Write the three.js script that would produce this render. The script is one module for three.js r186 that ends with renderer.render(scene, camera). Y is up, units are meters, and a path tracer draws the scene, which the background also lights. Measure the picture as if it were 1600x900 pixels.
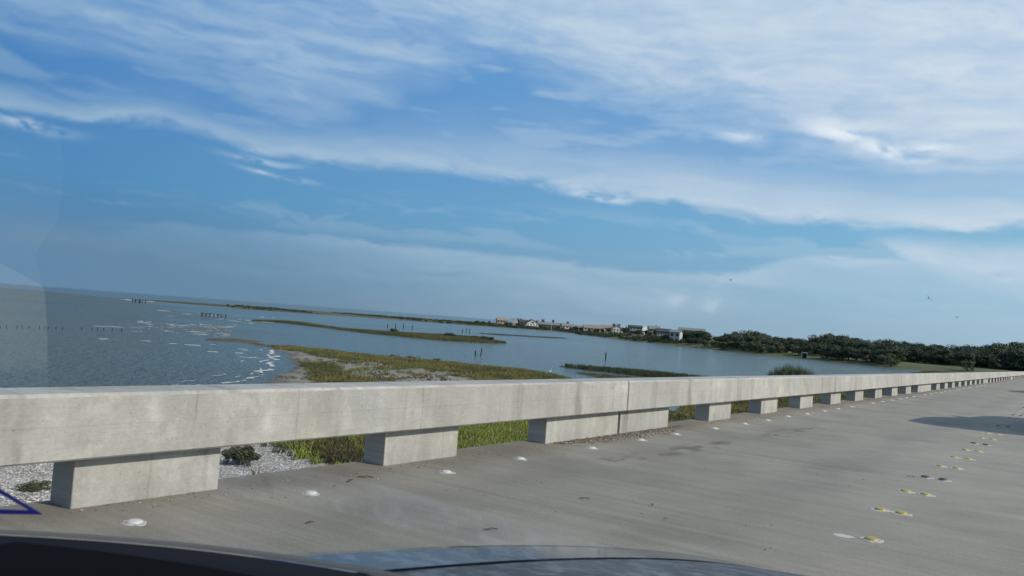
import * as THREE from 'three';
import { mergeGeometries } from 'three/addons/utils/BufferGeometryUtils.js';
import { RoundedBoxGeometry } from 'three/addons/geometries/RoundedBoxGeometry.js';

// ------------------------------------------------------------------ frame of the place
// s = metres ahead along the bridge (-z), l = metres to the left of the driver (-x), h = height
const D2R = Math.PI / 180, GRADE = -0.00758, HEADING = 34.34, WATER_Y = -5.0;
const W = (s, l, h = 0) => new THREE.Vector3(-l, h, -s);
const deckY = (s) => GRADE * s;
const polar = (a, d) => { const b = (a - HEADING) * D2R; return { s: d * Math.cos(b), l: -d * Math.sin(b) }; };

const scene = new THREE.Scene();
const camera = new THREE.PerspectiveCamera(38.187, 1600 / 900, 0.05, 60000);
camera.rotation.order = 'YXZ';
camera.position.set(0, 1.4, 0);
camera.rotation.set(2.284 * D2R, HEADING * D2R, 4.215 * D2R);
camera.focus = 60; camera.userData.fStop = 12;   // a phone's small aperture
scene.add(camera);

const renderer = new THREE.WebGLRenderer({ antialias: true });
renderer.setSize(1024, 576);
renderer.toneMapping = THREE.LinearToneMapping;
renderer.toneMappingExposure = 1.1;
renderer.shadowMap.enabled = true;

// ------------------------------------------------------------------ random numbers and noise
let seed = 7;
const rnd = () => { seed = (seed * 1664525 + 1013904223) >>> 0; return seed / 4294967296; };
const rr = (a, b) => a + (b - a) * rnd();
const clamp = (v, a = 0, b = 1) => Math.min(b, Math.max(a, v));
const lerp = (a, b, t) => a + (b - a) * t;
const sstep = (a, b, v) => { const t = clamp((v - a) / (b - a)); return t * t * (3 - 2 * t); };
const PERM = new Uint8Array(65536); { let q = 12345; for (let i = 0; i < 65536; i++) { q = (q * 1103515245 + 12345) >>> 0; PERM[i] = q >>> 20; } }
const hash2 = (x, y) => PERM[(Math.imul(x, 73856093) ^ Math.imul(y, 19349663)) >>> 3 & 65535] / 255;
function vnoise(x, y, px = 0, py = 0) {
  let xi = Math.floor(x), yi = Math.floor(y); const fx = x - xi, fy = y - yi;
  const u = fx * fx * fx * (fx * (fx * 6 - 15) + 10), v = fy * fy * fy * (fy * (fy * 6 - 15) + 10);
  let x1 = xi + 1, y1 = yi + 1;
  if (px) { xi = ((xi % px) + px) % px; x1 = ((x1 % px) + px) % px; }
  if (py) { yi = ((yi % py) + py) % py; y1 = ((y1 % py) + py) % py; }
  const a = hash2(xi, yi), b = hash2(x1, yi), c = hash2(xi, y1), d = hash2(x1, y1);
  return a + (b - a) * u + (c - a) * v + (a - b - c + d) * u * v;
}
function fbm(x, y, o = 5, g = 0.5, px = 0, py = 0) {
  let s = 0, a = 1, n = 0;
  for (let i = 0; i < o; i++) { s += a * vnoise(x + i * 17.3 * (px ? 0 : 1), y + i * 9.7 * (py ? 0 : 1), px, py); n += a; a *= g; x *= 2; y *= 2; px *= 2; py *= 2; }
  return s / n;
}
function curve(pts, x) {
  if (x <= pts[0][0]) return pts[0][1];
  for (let i = 1; i < pts.length; i++) if (x <= pts[i][0]) { const t = (x - pts[i - 1][0]) / (pts[i][0] - pts[i - 1][0]); return lerp(pts[i - 1][1], pts[i][1], t * t * (3 - 2 * t)); }
  return pts[pts.length - 1][1];
}
const toLin = (c) => { c /= 255; return c <= 0.04045 ? c / 12.92 : ((c + 0.055) / 1.055) ** 2.4; };
const lin3 = (r, g, b) => [toLin(r), toLin(g), toLin(b)];
const mix3 = (a, b, t) => [lerp(a[0], b[0], t), lerp(a[1], b[1], t), lerp(a[2], b[2], t)];

// ------------------------------------------------------------------ sky: clear air plus bands of cirrus
// a = degrees of azimuth (0 = where the lens points, right positive), e = elevation in degrees
const SUN_A = HEADING + 75;   // azimuth of the sun, 15 degrees ahead of the right-hand side
const SUN_E = 32.5;
// azimuth, elevation, half width, half height, tilt, strength of the small bright tufts of cloud
const TUFTS = [[-30.8, 9.6, 2.0, 0.28, -0.06, 0.8], [-16.2, 8.6, 1.9, 0.18, -0.12, 0.8], [-17, 9.4, 2.2, 0.22, -0.05, 0.5], [20.8, 13.6, 1.9, 0.55, -0.2, 1], [23.6, 12.6, 2.2, 0.45, -0.25, 0.9],
  [26, 12.4, 1.5, 0.4, 0.2, 0.8], [14.6, 13.4, 1.4, 0.3, -0.1, 0.6], [5.3, 8.9, 2.0, 0.25, -0.1, 0.8], [10.9, 2.2, 0.7, 0.5, 0, 0.25], [13.6, 1.9, 0.6, 0.5, 0, 0.22]];
{
  const SW = 4096, SH = 2048, data = new Float32Array(SW * SH * 4);
  const lowEdge = [[-60, 9.2], [-32.4, 9.9], [-22.9, 10.4], [-17, 9.8], [-9.4, 9.6], [-0.5, 9.5], [8.4, 8.5], [18.8, 7.7], [24, 7.1], [34, 7.4], [60, 8]];
  const veilEdge = [[-40, 30], [-16, 24], [-10.3, 20.2], [-8.6, 18.2], [-2, 16.8], [1.2, 15.6], [6.2, 14.4], [10.6, 13.6], [16.5, 12.3], [19, 11.2], [30, 9], [60, 7]];
  const clearL = [[0, lin3(78, 116, 148)], [3, lin3(82, 126, 162)], [7, lin3(80, 140, 188)], [12, lin3(76, 133, 190)], [20, lin3(80, 136, 196)], [45, lin3(58, 106, 168)], [90, lin3(46, 88, 150)]];
  const clearR = [[0, lin3(158, 186, 203)], [3, lin3(148, 187, 209)], [7, lin3(130, 181, 211)], [12, lin3(118, 168, 211)], [20, lin3(114, 164, 211)], [45, lin3(90, 138, 195)], [90, lin3(46, 88, 150)]];
  const grad = (g, e) => { for (let i = 1; i < g.length; i++) if (e <= g[i][0]) return mix3(g[i - 1][1], g[i][1], (e - g[i - 1][0]) / (g[i][0] - g[i - 1][0])); return g[g.length - 1][1]; };
  const blob = (a, e, a0, e0, wa, we, tilt = 0) => { const da = (a - a0) / wa, de = (e - e0 - tilt * (a - a0)) / we; return Math.exp(-da * da - de * de); };
  for (let j = 0; j < SH; j++) {
    const e = ((j + 0.5) / SH - 0.5) * 180;             // row 0 is straight down
    for (let i = 0; i < SW; i++) {
      const k = (j * SW + i) * 4;
      let r = 0.10, g = 0.17, b = 0.22;
      if (e > -1) {
        // equirectangular column -> direction -> azimuth right of the lens heading
        const phi = ((i + 0.5) / SW - 0.5) * 2 * Math.PI; // three.js: u = atan2(z, x) / 2pi + 0.5
        const dx = Math.cos(phi), dz = Math.sin(phi);
        let az = Math.atan2(dx, -dz) / D2R;               // 0 = along the bridge, right positive
        let a = az + HEADING; if (a > 180) a -= 360; if (a < -180) a += 360;
        // away from the lens neighbouring columns and rows share one value (four degrees of sky hold no detail finer)
        if ((a < -42 || a > 42 || e > 27) && j > 0) {
          const ci = i & 3, cj = e > 27 ? j & 3 : 0;
          if (ci || cj) { const m = ci ? k - 4 : k - SW * 4; if (data[m + 3]) { data.copyWithin(k, m, m + 4); continue; } }
        }
        let toSun = Math.abs(a - SUN_A); if (toSun > 180) toSun = 360 - toSun;
        const t = clamp((142 - toSun) / 66, -0.08, 1.15), ee = Math.max(0, e);
        let c = mix3(grad(clearL, ee), grad(clearR, ee), t);
        // three noises drawn out along the wind
        const q = e + 0.05 * a, wx = (fbm(a * 0.11 + 3, q * 0.34 + 5, 4) - 0.5), wy = (fbm(a * 0.13 + 31, q * 0.3 + 15, 4) - 0.5);
        const st = fbm(a * 0.10 + wx * 2.2, q * 0.85 + wy * 2 + 40, 6, 0.56);
        const fine = fbm(a * 0.42 + wx * 3, q * 1.9 + wy * 3.5 + 80, 6, 0.6);
        const big = fbm(a * 0.045 + 11, q * 0.12 + 2, 4);
        const n = st * 0.6 + fine * 0.4;
        let d = 0;
        // the long main band: crisp underside, feathered top
        const over = e - curve(lowEdge, a) + (fine - 0.5) * 1.0 + wy * 0.9;
        const thick = 1.2 + 1.4 * sstep(-30, 15, a) + 1.8 * wx;
        let band = sstep(-0.12, 0.75, over) * Math.exp(-Math.pow(Math.max(0, over - 0.35) / Math.max(0.7, thick), 1.7));
        band *= (0.86 + 0.14 * sstep(-14, 6, a)) * clamp(0.82 + 1.1 * (n - 0.46), 0.3, 1.1);
        d = Math.max(d, band * 0.96);
        // the broad veil above, thickening toward the sun
        const vo = e - curve(veilEdge, a) + wy * 4 + (fine - 0.5) * 1.6;
        let veil = sstep(-0.8, 4.5, vo) * (0.76 + 0.55 * (st - 0.45) + 0.5 * (fine - 0.5));
        veil *= 1 - 0.45 * sstep(30, 80, e);
        d = Math.max(d, clamp(veil, 0, 0.98));
        // soft veil up on the left
        const lv = sstep(12.6, 15.6, e + wy * 5 + 0.10 * (a + 24)) * (1 - sstep(-14, -4, a + wx * 14 - (e - 16) * 0.8)) * clamp(0.42 + 1.4 * (n - 0.47), 0.02, 0.8);
        d = Math.max(d, lv * (1 - 0.45 * sstep(26, 60, e)));
        // streaks combed upward from the band through the blue gap
        d = Math.max(d, 0.34 * sstep(0.46, 0.74, fbm(a * 0.16 + q * 0.22 + 7, q * 0.95 - a * 0.05, 5, 0.55)) * sstep(9.6, 11.5, e) * (1 - sstep(50, 85, e)) * (0.5 + big));
        // low thin sheets over the horizon
        const lo = e - curve([[-60, 3.4], [-31.8, 3.9], [-21, 4.5], [-10, 4.7], [0, 4.4], [9, 3.9], [14, 4.4], [20, 5.7], [34, 5.6]], a) + (fine - 0.5) * 0.8 + wx * 0.5;
        d = Math.max(d, (0.22 + 0.26 * sstep(-24, 2, a) + 0.08 * sstep(2, 14, a)) * (1 - sstep(-0.35, 0.2, lo)) * Math.exp(Math.min(0, lo + 0.2) / 2.6) * clamp(0.85 + 1.5 * (st - 0.5), 0.3, 1.2));
        d = Math.max(d, 0.20 * sstep(0.48, 0.66, st) * sstep(4.6, 5.6, e) * (1 - sstep(7, 8.6, e)));
        // wedge of cloud low on the right
        const wl = curve([[21.5, 6.9], [26.5, 4.9], [32, 4.1], [50, 3.4]], a) - (fine - 0.5) * 0.8;
        d = Math.max(d, 0.72 * sstep(21, 24.5, a + wx * 2) * sstep(-0.15, 0.8, e - wl) * (1 - sstep(6.0, 7.4, e + wy)) * clamp(0.8 + (n - 0.45), 0.4, 1));
        let white = 0;
        // small brighter tufts
        for (const [a0, e0, wa, we, tl, s] of TUFTS) {
          if (Math.abs(a - a0) > wa * 3.2) continue;
          const v = blob(a + wx * 1.6, e + wy * 0.8, a0, e0, wa, we, tl) * sstep(0.36, 0.66, fine + 0.1) * s;
          if (v > white) white = v;
        }
        const cloudL = lin3(160, 190, 213), cloudR = lin3(203, 217, 229);
        let cc = mix3(cloudL, cloudR, clamp(t * 1.05));
        c = mix3(c, cc, clamp(d));
        c = mix3(c, mix3(lin3(196, 216, 232), lin3(230, 238, 244), clamp(t)), clamp(white));
        r = c[0]; g = c[1]; b = c[2];
      }
      data[k] = r; data[k + 1] = g; data[k + 2] = b; data[k + 3] = 1;
    }
  }
  const sky = new THREE.DataTexture(data, SW, SH, THREE.RGBAFormat, THREE.FloatType);
  sky.mapping = THREE.EquirectangularReflectionMapping;
  sky.magFilter = sky.minFilter = THREE.LinearFilter;
  sky.needsUpdate = true;
  scene.background = sky;
  scene.environment = sky;
}
// ------------------------------------------------------------------ sun
const sun = new THREE.DirectionalLight(new THREE.Color(1.0, 0.915, 0.79), 3.9);
{
  const h = Math.cos(SUN_E * D2R), az = (SUN_A - HEADING) * D2R;
  sun.position.set(Math.sin(az) * h * 400, Math.sin(SUN_E * D2R) * 400, -Math.cos(az) * h * 400);
  sun.castShadow = true; sun.shadow.radius = 1.2; sun.shadow.mapSize.set(4096, 4096);
  const c = sun.shadow.camera; c.left = -450; c.right = 450; c.top = 300; c.bottom = -300; c.near = 1; c.far = 1400;
  scene.add(sun); scene.add(sun.target);
}

// ------------------------------------------------------------------ naming, building
const used = {};
function numbered(n) { if (!(n in used)) { used[n] = 0; return n; } used[n]++; return n + '_' + String(used[n]).padStart(3, '0'); }
function tag(o, label, category, group, kind) {
  o.userData = {}; if (label) o.userData.label = label; if (category) o.userData.category = category;
  if (group) o.userData.group = group; if (kind) o.userData.kind = kind; return o;
}
function shadows(o) { o.traverse((m) => { if (m.isMesh) { m.castShadow = true; m.receiveShadow = true; } }); return o; }
function top(o, name, label, category, group, kind) { o.name = numbered(name); tag(o, label, category, group, kind); scene.add(shadows(o)); return o; }
function part(parent, name, geo, mat) { const m = new THREE.Mesh(geo, mat); m.name = name; m.castShadow = m.receiveShadow = true; parent.add(m); return m; }
function copyOf(o, label) { const c = o.clone(); c.name = numbered(o.userData.base ?? o.name.replace(/_\d{3}$/, '')); c.userData = { ...o.userData }; if (label) c.userData.label = label; scene.add(c); return c; }
const mat = (r, g, b, rough = 0.85, extra = {}) => new THREE.MeshStandardMaterial({ color: new THREE.Color().setRGB(r, g, b), roughness: rough, metalness: 0, ...extra });
const phys = (r, g, b, rough, extra = {}) => new THREE.MeshPhysicalMaterial({ color: new THREE.Color().setRGB(r, g, b), roughness: rough, ...extra });
function box(w, h, d, x = 0, y = 0, z = 0) { const g = new THREE.BoxGeometry(w, h, d); g.translate(x, y, z); return g; }
function triGeo(pos, col, uv) {
  const g = new THREE.BufferGeometry(); g.setAttribute('position', new THREE.Float32BufferAttribute(pos, 3));
  if (col) g.setAttribute('color', new THREE.Float32BufferAttribute(col, 3));
  if (uv) g.setAttribute('uv', new THREE.Float32BufferAttribute(uv, 2));
  g.computeVertexNormals(); return g;
}
function texture(w, h, fn, { srgb = true, rx = 1, ry = 1 } = {}) {
  const d = new Uint8Array(w * h * 4);
  for (let y = 0; y < h; y++) for (let x = 0; x < w; x++) {
    const c = fn(x / w, y / h, x, y), k = (y * w + x) * 4, v = Array.isArray(c) ? c : [c, c, c];
    d[k] = clamp(v[0]) * 255; d[k + 1] = clamp(v[1]) * 255; d[k + 2] = clamp(v[2]) * 255; d[k + 3] = 255;
  }
  const t = new THREE.DataTexture(d, w, h, THREE.RGBAFormat);
  t.wrapS = t.wrapT = THREE.RepeatWrapping; t.magFilter = THREE.LinearFilter; t.minFilter = THREE.LinearMipmapLinearFilter; t.generateMipmaps = true;
  if (srgb) t.colorSpace = THREE.SRGBColorSpace; t.repeat.set(rx, ry); t.needsUpdate = true; return t;
}
// signed distance to a closed polygon of [s, l] points, positive inside
function polyDist(poly, s, l) {
  let d = 1e18, inside = false;
  for (let i = 0, j = poly.length - 1; i < poly.length; j = i++) {
    const [ax, ay] = poly[j], [bx, by] = poly[i], ex = bx - ax, ey = by - ay;
    const t = clamp(((s - ax) * ex + (l - ay) * ey) / (ex * ex + ey * ey)), dx = s - ax - ex * t, dy = l - ay - ey * t;
    d = Math.min(d, dx * dx + dy * dy);
    if ((ay > l) !== (by > l) && s < ((bx - ax) * (l - ay)) / (by - ay) + ax) inside = !inside;
  }
  return (inside ? 1 : -1) * Math.sqrt(d);
}
// a sheet of ground over a grid of (i, j) -> {s, l}; height and colour given per point
function sheet(ni, nj, at, height, colour, uvScale = 1) {
  const pos = [], col = [], uv = [], idx = [];
  for (let j = 0; j <= nj; j++) for (let i = 0; i <= ni; i++) {
    const p = at(i / ni, j / nj), h = height(p.s, p.l);
    pos.push(-p.l, h, -p.s); uv.push(p.l / uvScale, p.s / uvScale);
    if (colour) col.push(...colour(p.s, p.l, h));
  }
  for (let j = 0; j < nj; j++) for (let i = 0; i < ni; i++) {
    const a = j * (ni + 1) + i, b = a + 1, c = a + ni + 1, d = c + 1;
    const low = Math.max(pos[a * 3 + 1], pos[b * 3 + 1], pos[c * 3 + 1], pos[d * 3 + 1]) < WATER_Y - 0.35;
    if (!low) idx.push(a, c, b, b, c, d);
  }
  const g = new THREE.BufferGeometry();
  g.setAttribute('position', new THREE.Float32BufferAttribute(pos, 3)); g.setAttribute('uv', new THREE.Float32BufferAttribute(uv, 2));
  if (colour) g.setAttribute('color', new THREE.Float32BufferAttribute(col, 3));
  g.setIndex(idx); g.computeVertexNormals(); return g;
}
const rect = (s0, s1, l0, l1) => (u, v) => ({ s: lerp(s0, s1, v), l: lerp(l0, l1, u) });

// ------------------------------------------------------------------ shared textures
const grainTex = texture(512, 512, (u, v) => { const n = fbm(u * 32, v * 32, 5, 0.65, 32, 32), m = fbm(u * 6, v * 6, 3, 0.5, 6, 6); return 0.80 + 0.5 * (n - 0.5) + 0.25 * (m - 0.5); }, {});
const grainBump = texture(512, 512, (u, v) => fbm(u * 48, v * 48, 5, 0.7, 48, 48), { srgb: false });
// broomed bridge concrete, 5 m a tile; u runs across the road, v along it
const roadTex = texture(1024, 1024, (u, v) => {
  const tine = fbm(u * 5, v * 200, 2, 0.5, 5, 200), cross = fbm(u * 2, v * 40, 3, 0.6, 2, 40), blot = fbm(u * 6, v * 6, 4, 0.55, 6, 6), grain = hash2(Math.floor(u * 1024) + 7, Math.floor(v * 1024));
  const w = 0.88 + 0.07 * (tine - 0.5) + 0.10 * (cross - 0.5) + 0.22 * (blot - 0.5) + 0.16 * (grain - 0.5);
  return [w, w * 0.995, w * 0.97];
});
const roadBump = texture(512, 512, (u, v) => 0.6 * fbm(u * 6, v * 300, 2, 0.5, 6, 300) + 0.4 * fbm(u * 160, v * 160, 2, 0.6, 160, 160), { srgb: false });
// formed railing concrete, 10 m by 1 m: bleached blotches, drip streaks, pin holes
const railTex = texture(2048, 256, (u, v) => {
  const blot = fbm(u * 34, v * 3, 5, 0.6, 34, 3), wide = fbm(u * 9, v * 1, 3, 0.5, 9, 1), drip = fbm(u * 110, v * 2, 3, 0.55, 110, 2), grain = fbm(u * 600, v * 60, 2, 0.6, 600, 60);
  const white = sstep(0.50, 0.78, fbm(u * 70 + 3, v * 6 + 1, 4, 0.6, 70, 6)) * sstep(0.45, 0.6, wide);
  let w = 0.84 + 0.13 * (blot - 0.5) + 0.12 * (wide - 0.5) + 0.09 * (drip - 0.5) + 0.07 * (grain - 0.5) + 0.06 * white;
  if (vnoise(u * 420, v * 42, 420, 42) > 0.955) w -= 0.10;
  w -= 0.10 * sstep(0.60, 0.80, fbm(u * 46 + 0.01 * v, v * 0.6 + 7, 3, 0.6, 46, 0)) ;                     // old run marks
  for (const c of [0.083, 0.214, 0.371, 0.466, 0.629, 0.812, 0.94]) { const dx = Math.abs(u - c - 0.0012 * (vnoise(v * 9, c * 90) - 0.5)); if (dx < 0.0006) w -= 0.13 * vnoise(v * 5 + c * 40, 1); }   // hairline cracks
  if (Math.abs(v - 0.552) < 0.004) w -= 0.035;                                                            // edge of a form board
  const warm = fbm(u * 14 + 2, v * 2, 3, 0.5, 14, 2) - 0.5;
  return [w + 0.02 * warm, w, w * 0.985 - 0.03 * warm];
});
const M = {};
M.road = mat(0.312, 0.302, 0.272, 0.86, { map: roadTex, bumpMap: roadBump, bumpScale: 0.002, vertexColors: true });
M.rail = mat(0.505, 0.508, 0.492, 0.85, { map: railTex, bumpMap: grainBump, bumpScale: 0.002 });
M.slab = mat(0.505, 0.508, 0.492, 0.85, { map: railTex });
M.gap = mat(0.03, 0.03, 0.028, 0.95);

// ------------------------------------------------------------------ water
{
  const waveN = texture(1024, 1024, (u, v) => {
    const h = (x, y) => 0.55 * fbm(x * 9, y * 22, 4, 0.55, 9, 22) + 0.30 * fbm(x * 26 + 4, y * 60, 3, 0.6, 26, 60) + 0.15 * fbm(x * 90, y * 160, 2, 0.5, 90, 160);
    const ep = 1 / 1024, k = 0.085 / (2 * ep) * 0.45, c0 = (h(u + ep, v) - h(u - ep, v)) * k, c1 = (h(u, v + ep) - h(u, v - ep)) * k;
    const n = 1 / Math.hypot(c0, c1, 1);
    return [0.5 - 0.5 * c0 * n, 0.5 - 0.5 * c1 * n, 0.5 + 0.5 * n];
  }, { srgb: false });
  // the open bay is ruffled and silty, the lagoon behind the spit is smoother and clearer
  const seaSide = [[-2000, 32], [0, 32], [46, 54], [72, 83], [84, 106], [98, 130], [112, 152], [140, 190], [186, 232], [260, 380], [400, 640], [480, 820], [700, 1500], [4000, 9000]];
  const seaness = (s, l) => sstep(-16, 22, (l - curve(seaSide, s)) / (1 + 0.002 * Math.hypot(s, l)) + (fbm(s * 0.03, l * 0.03, 3) - 0.5) * 50);
  const R = [], RN = 256;
  const rough = texture(RN, RN, (u, v) => { const s = v * 1600 - 200, l = u * 1600 - 200; const w = seaness(s, l); return [0, lerp(0.16, 0.30, w) + 0.10 * (fbm(s * 0.012, l * 0.02, 3) - 0.5), 0]; }, { srgb: false });
  rough.wrapS = rough.wrapT = THREE.ClampToEdgeWrapping; rough.channel = 1;
  waveN.repeat.set(1, 1);
  const m = new THREE.MeshPhysicalMaterial({ color: 0xffffff, roughness: 1, metalness: 0, normalMap: waveN, normalScale: new THREE.Vector2(1, 1), roughnessMap: rough, vertexColors: true, ior: 1.33 });
  // rings of a polar sheet, finer near the bridge
  const ring = [0]; for (let r = 6; r < 45000; r *= 1.045) ring.push(r);
  const NA = 256, pos = [], col = [], uv = [], uv1 = [], idx = [];
  const silt = [0.084, 0.096, 0.067], clear = [0.062, 0.102, 0.098];
  for (const r of ring) for (let i = 0; i <= NA; i++) {
    const a = (i / NA) * Math.PI * 2, s = r * Math.cos(a), l = r * Math.sin(a), w = seaness(s, l);
    const c = mix3(clear, silt, w), n = 0.9 + 0.25 * (fbm(s * 0.02 + 9, l * 0.008, 3) - 0.5);
    pos.push(-l, WATER_Y, -s); col.push(c[0] * n, c[1] * n, c[2] * n); uv.push((0.8 * s + 0.6 * l) / 26, (0.8 * l - 0.6 * s) / 26); uv1.push((l + 200) / 1600, (s + 200) / 1600);
  }
  for (let j = 0; j < ring.length - 1; j++) for (let i = 0; i < NA; i++) { const a = j * (NA + 1) + i, b = a + 1, c = a + NA + 1, d = c + 1; idx.push(a, c, b, b, c, d); }
  const g = new THREE.BufferGeometry();
  g.setAttribute('position', new THREE.Float32BufferAttribute(pos, 3)); g.setAttribute('color', new THREE.Float32BufferAttribute(col, 3));
  g.setAttribute('uv', new THREE.Float32BufferAttribute(uv, 2)); g.setAttribute('uv1', new THREE.Float32BufferAttribute(uv1, 2)); g.setIndex(idx);
  const up = new Float32Array(pos.length); for (let i = 1; i < up.length; i += 3) up[i] = 1; g.setAttribute('normal', new THREE.BufferAttribute(up, 3));
  top(new THREE.Mesh(g, m), 'water', 'wind ruffled bay and calmer lagoon reaching to the horizon', 'water', null, 'structure');
}

// ------------------------------------------------------------------ near land: the spit, and the bank the bridge runs along
const spitPoly = [[83.4, 107], [81.6, 99.6], [79.6, 94.6], [71.9, 82.9], [64.3, 73.6], [55.8, 64.2], [49.2, 57.5], [45.9, 54.3], [32, 45.7], [23, 40.3], [17.4, 37.5], [5, 35], [-20, 34], [-60, 34], [-60, -40], [330, -40], [330, 41],
  [294, 40], [218, 35.7], [153, 35], [128, 37], [97.7, 33.4], [79.8, 30.5], [66.6, 27.6], [60.9, 25.6], [74.7, 37.8], [87, 48.9], [91.3, 54.8], [92.3, 59.7], [89.5, 65.1], [89.2, 73.9], [86.1, 80], [85.7, 87.2], [84, 95], [84.6, 104.5]];
const nz = (s, l, f, o = 4) => fbm(s * f + 50, l * f + 50, o) - 0.5;
function spitH(s, l) {
  const d = polyDist(spitPoly, s, l) + nz(s, l, 0.12) * 3.2;
  const rise = d < 0 ? d * 0.16 : 0.5 * (1 - Math.exp(-d / 4.5)) + (0.12 + 0.5 * (1 - sstep(30, 44, s))) * sstep(6, 26, d);
  return WATER_Y + rise + (d > 0 ? nz(s, l, 0.35, 3) * 0.16 : 0);
}
const Z = {   // patches of cover on the spit
  beach: [[85, 111], [78, 92], [76.5, 84.5], [72, 75.2], [65.5, 65.5], [57.5, 55.7], [50, 47.3], [34, 38], [22, 30], [5, 26], [-60, 26], [-60, 60], [30, 60], [60, 90]],
  white: [[71, 79], [74, 73.5], [72.6, 68.5], [69.3, 60.5], [71, 54.9], [69, 46], [57, 39], [46, 40], [50, 50], [56.5, 60], [61, 69.1]],
  scrub: [[64.1, 71.4], [65.2, 68.4], [60.4, 61.6], [57.3, 56.3], [54, 51.8], [49.3, 46.4], [45, 46], [47.5, 50.6], [53.3, 57.9]],
  lane: [[61, 53], [60.5, 48], [55, 42], [44, 36], [40, 38], [50, 47]],
  shell: [[-60, 40], [26, 40], [25.2, 30], [23.6, 25.4], [21.4, 20.6], [18.5, 8], [-60, 8]],
};
function cover(s, l) {   // 0..1 weights: bare sand, shell rubble, dry marsh grass, green grass, grey scrub
  const n = nz(s, l, 0.22) * 3, n2 = nz(s + 90, l, 0.6) * 1.6;
  const beach = sstep(-0.6, 0.9, polyDist(Z.beach, s, l) + n * 0.7), white = sstep(-0.7, 0.9, polyDist(Z.white, s, l) + n * 0.8 + n2), shell = sstep(-0.8, 1.0, polyDist(Z.shell, s, l) + n);
  const scrub = sstep(-0.5, 0.8, polyDist(Z.scrub, s, l) + n + n2), lane = sstep(-0.4, 0.6, polyDist(Z.lane, s, l) + n * 0.6);
  const patch = sstep(0.02, 0.20, nz(s + 31, l + 7, 0.33, 5));
  let bare = Math.max(beach, white * (1 - 0.35 * patch), lane); bare *= 1 - scrub * 0.85;
  const near = (1 - sstep(38, 50, s + l * 0.1)) * (1 - sstep(28, 34, l));
  return { bare: bare * (1 - shell), shell, scrub, green: near * (1 - shell) * (1 - bare), dry: (1 - near) * (1 - bare) * (1 - scrub) * (1 - shell), beach };
}
function wrack(s, l) {   // dark lines of dead weed cast up along the beach
  const d = polyDist(spitPoly, s, l); let w = 0;
  for (const [at, wd] of [[0.9, 0.35], [2.1, 0.3], [3.4, 0.4], [4.8, 0.3]]) w = Math.max(w, (1 - sstep(wd * 0.3, wd, Math.abs(d - at + nz(s, l, 0.18) * 2.6))) * sstep(0.42, 0.6, fbm(s * 0.5, l * 0.5, 3)));
  return w;
}
M.ground = mat(1, 1, 1, 0.95, { map: grainTex, bumpMap: grainBump, bumpScale: 0.05, vertexColors: true });
function spitCol(s, l, h) {
  const c = cover(s, l), f = 0.85 + 0.5 * (fbm(s * 1.3, l * 1.3, 3) - 0.5), above = h - WATER_Y;
  let o = [0.47 * c.bare, 0.435 * c.bare, 0.36 * c.bare];
  const add = (w, r, g, b) => { o[0] += w * r; o[1] += w * g; o[2] += w * b; };
  add(c.shell, 0.47, 0.45, 0.405); add(c.green, 0.085, 0.11, 0.028); add(c.dry, 0.115, 0.098, 0.034); add(c.scrub * (1 - c.shell), 0.085, 0.082, 0.045);
  const t = c.bare + c.shell + c.green + c.dry + c.scrub * (1 - c.shell); o = o.map((v) => v / Math.max(0.4, t) * f);
  if (c.beach > 0.3) o = mix3(o, [0.07, 0.058, 0.04], wrack(s, l) * 0.95 * c.beach);
  const wet = 1 - sstep(0.02, 0.16, above + nz(s, l, 0.8) * 0.08);
  return mix3(o, [0.15, 0.14, 0.115], wet * 0.8);
}
top(new THREE.Mesh(sheet(420, 620, rect(-40, 125, 5, 112), spitH, spitCol, 2.2), M.ground), 'sand_spit', 'low sand and shell spit with marsh grass between bay and lagoon', 'land', null, 'structure');
top(new THREE.Mesh(sheet(70, 200, rect(125, 335, -40, 44), spitH, spitCol, 2.2), M.ground), 'bank', 'grassy bank running along the bridge', 'land', null, 'structure');
top(new THREE.Mesh(sheet(60, 130, rect(-60, 125, -40, 5), (s, l) => spitH(s, l) - 0.02, spitCol, 2.2), M.ground), 'bank', 'bare ground below the bridge deck', 'land', null, 'structure');

// ------------------------------------------------------------------ islands out in the lagoon
const MIDDLE = [[185, 231.5], [191, 229], [191, 220.5], [188, 208.5], [181.6, 188.5], [172, 165.3], [170.7, 153.4], [170, 143.5], [171.5, 136], [182, 131.5], [195.5, 134], [203, 144.5], [218, 162], [213, 170], [202, 171.5], [191.5, 173], [188, 176.5], [185.4, 181], [185, 188], [195.5, 210], [208, 232], [203, 239], [190, 236]];
const islands = {
  reed: [[110.5, 66.5], [113, 62], [115.2, 58], [116.2, 54.5], [117, 48.6], [114, 38], [110, 40], [107, 47], [107.5, 53], [108, 59]],
  low: [[99.6, 56.2], [100.5, 52.5], [102.2, 48], [100.5, 41.5], [95, 39], [88, 42], [93, 48], [96.6, 52]],
  middle: MIDDLE,
  strand: [[112, 156], [116, 156], [117, 150], [112, 149], [108, 152]],
  mud: [[84, 116], [90, 118], [91, 111], [84, 108], [80, 111]],
  sliver: [[286, 214], [300, 214], [322, 206], [346, 205], [348, 201], [324, 200], [296, 206]],
};
function islandH(poly, rise, run, rough = 0.1) { return (s, l) => { const d = polyDist(poly, s, l) + 0.3 + nz(s, l, 0.13) * run * 0.9; return WATER_Y + (d < 0 ? d * 0.18 : rise * (1 - Math.exp(-d / run))) + (d > 0 ? nz(s, l, 0.3, 3) * rough : 0); }; }
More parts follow.
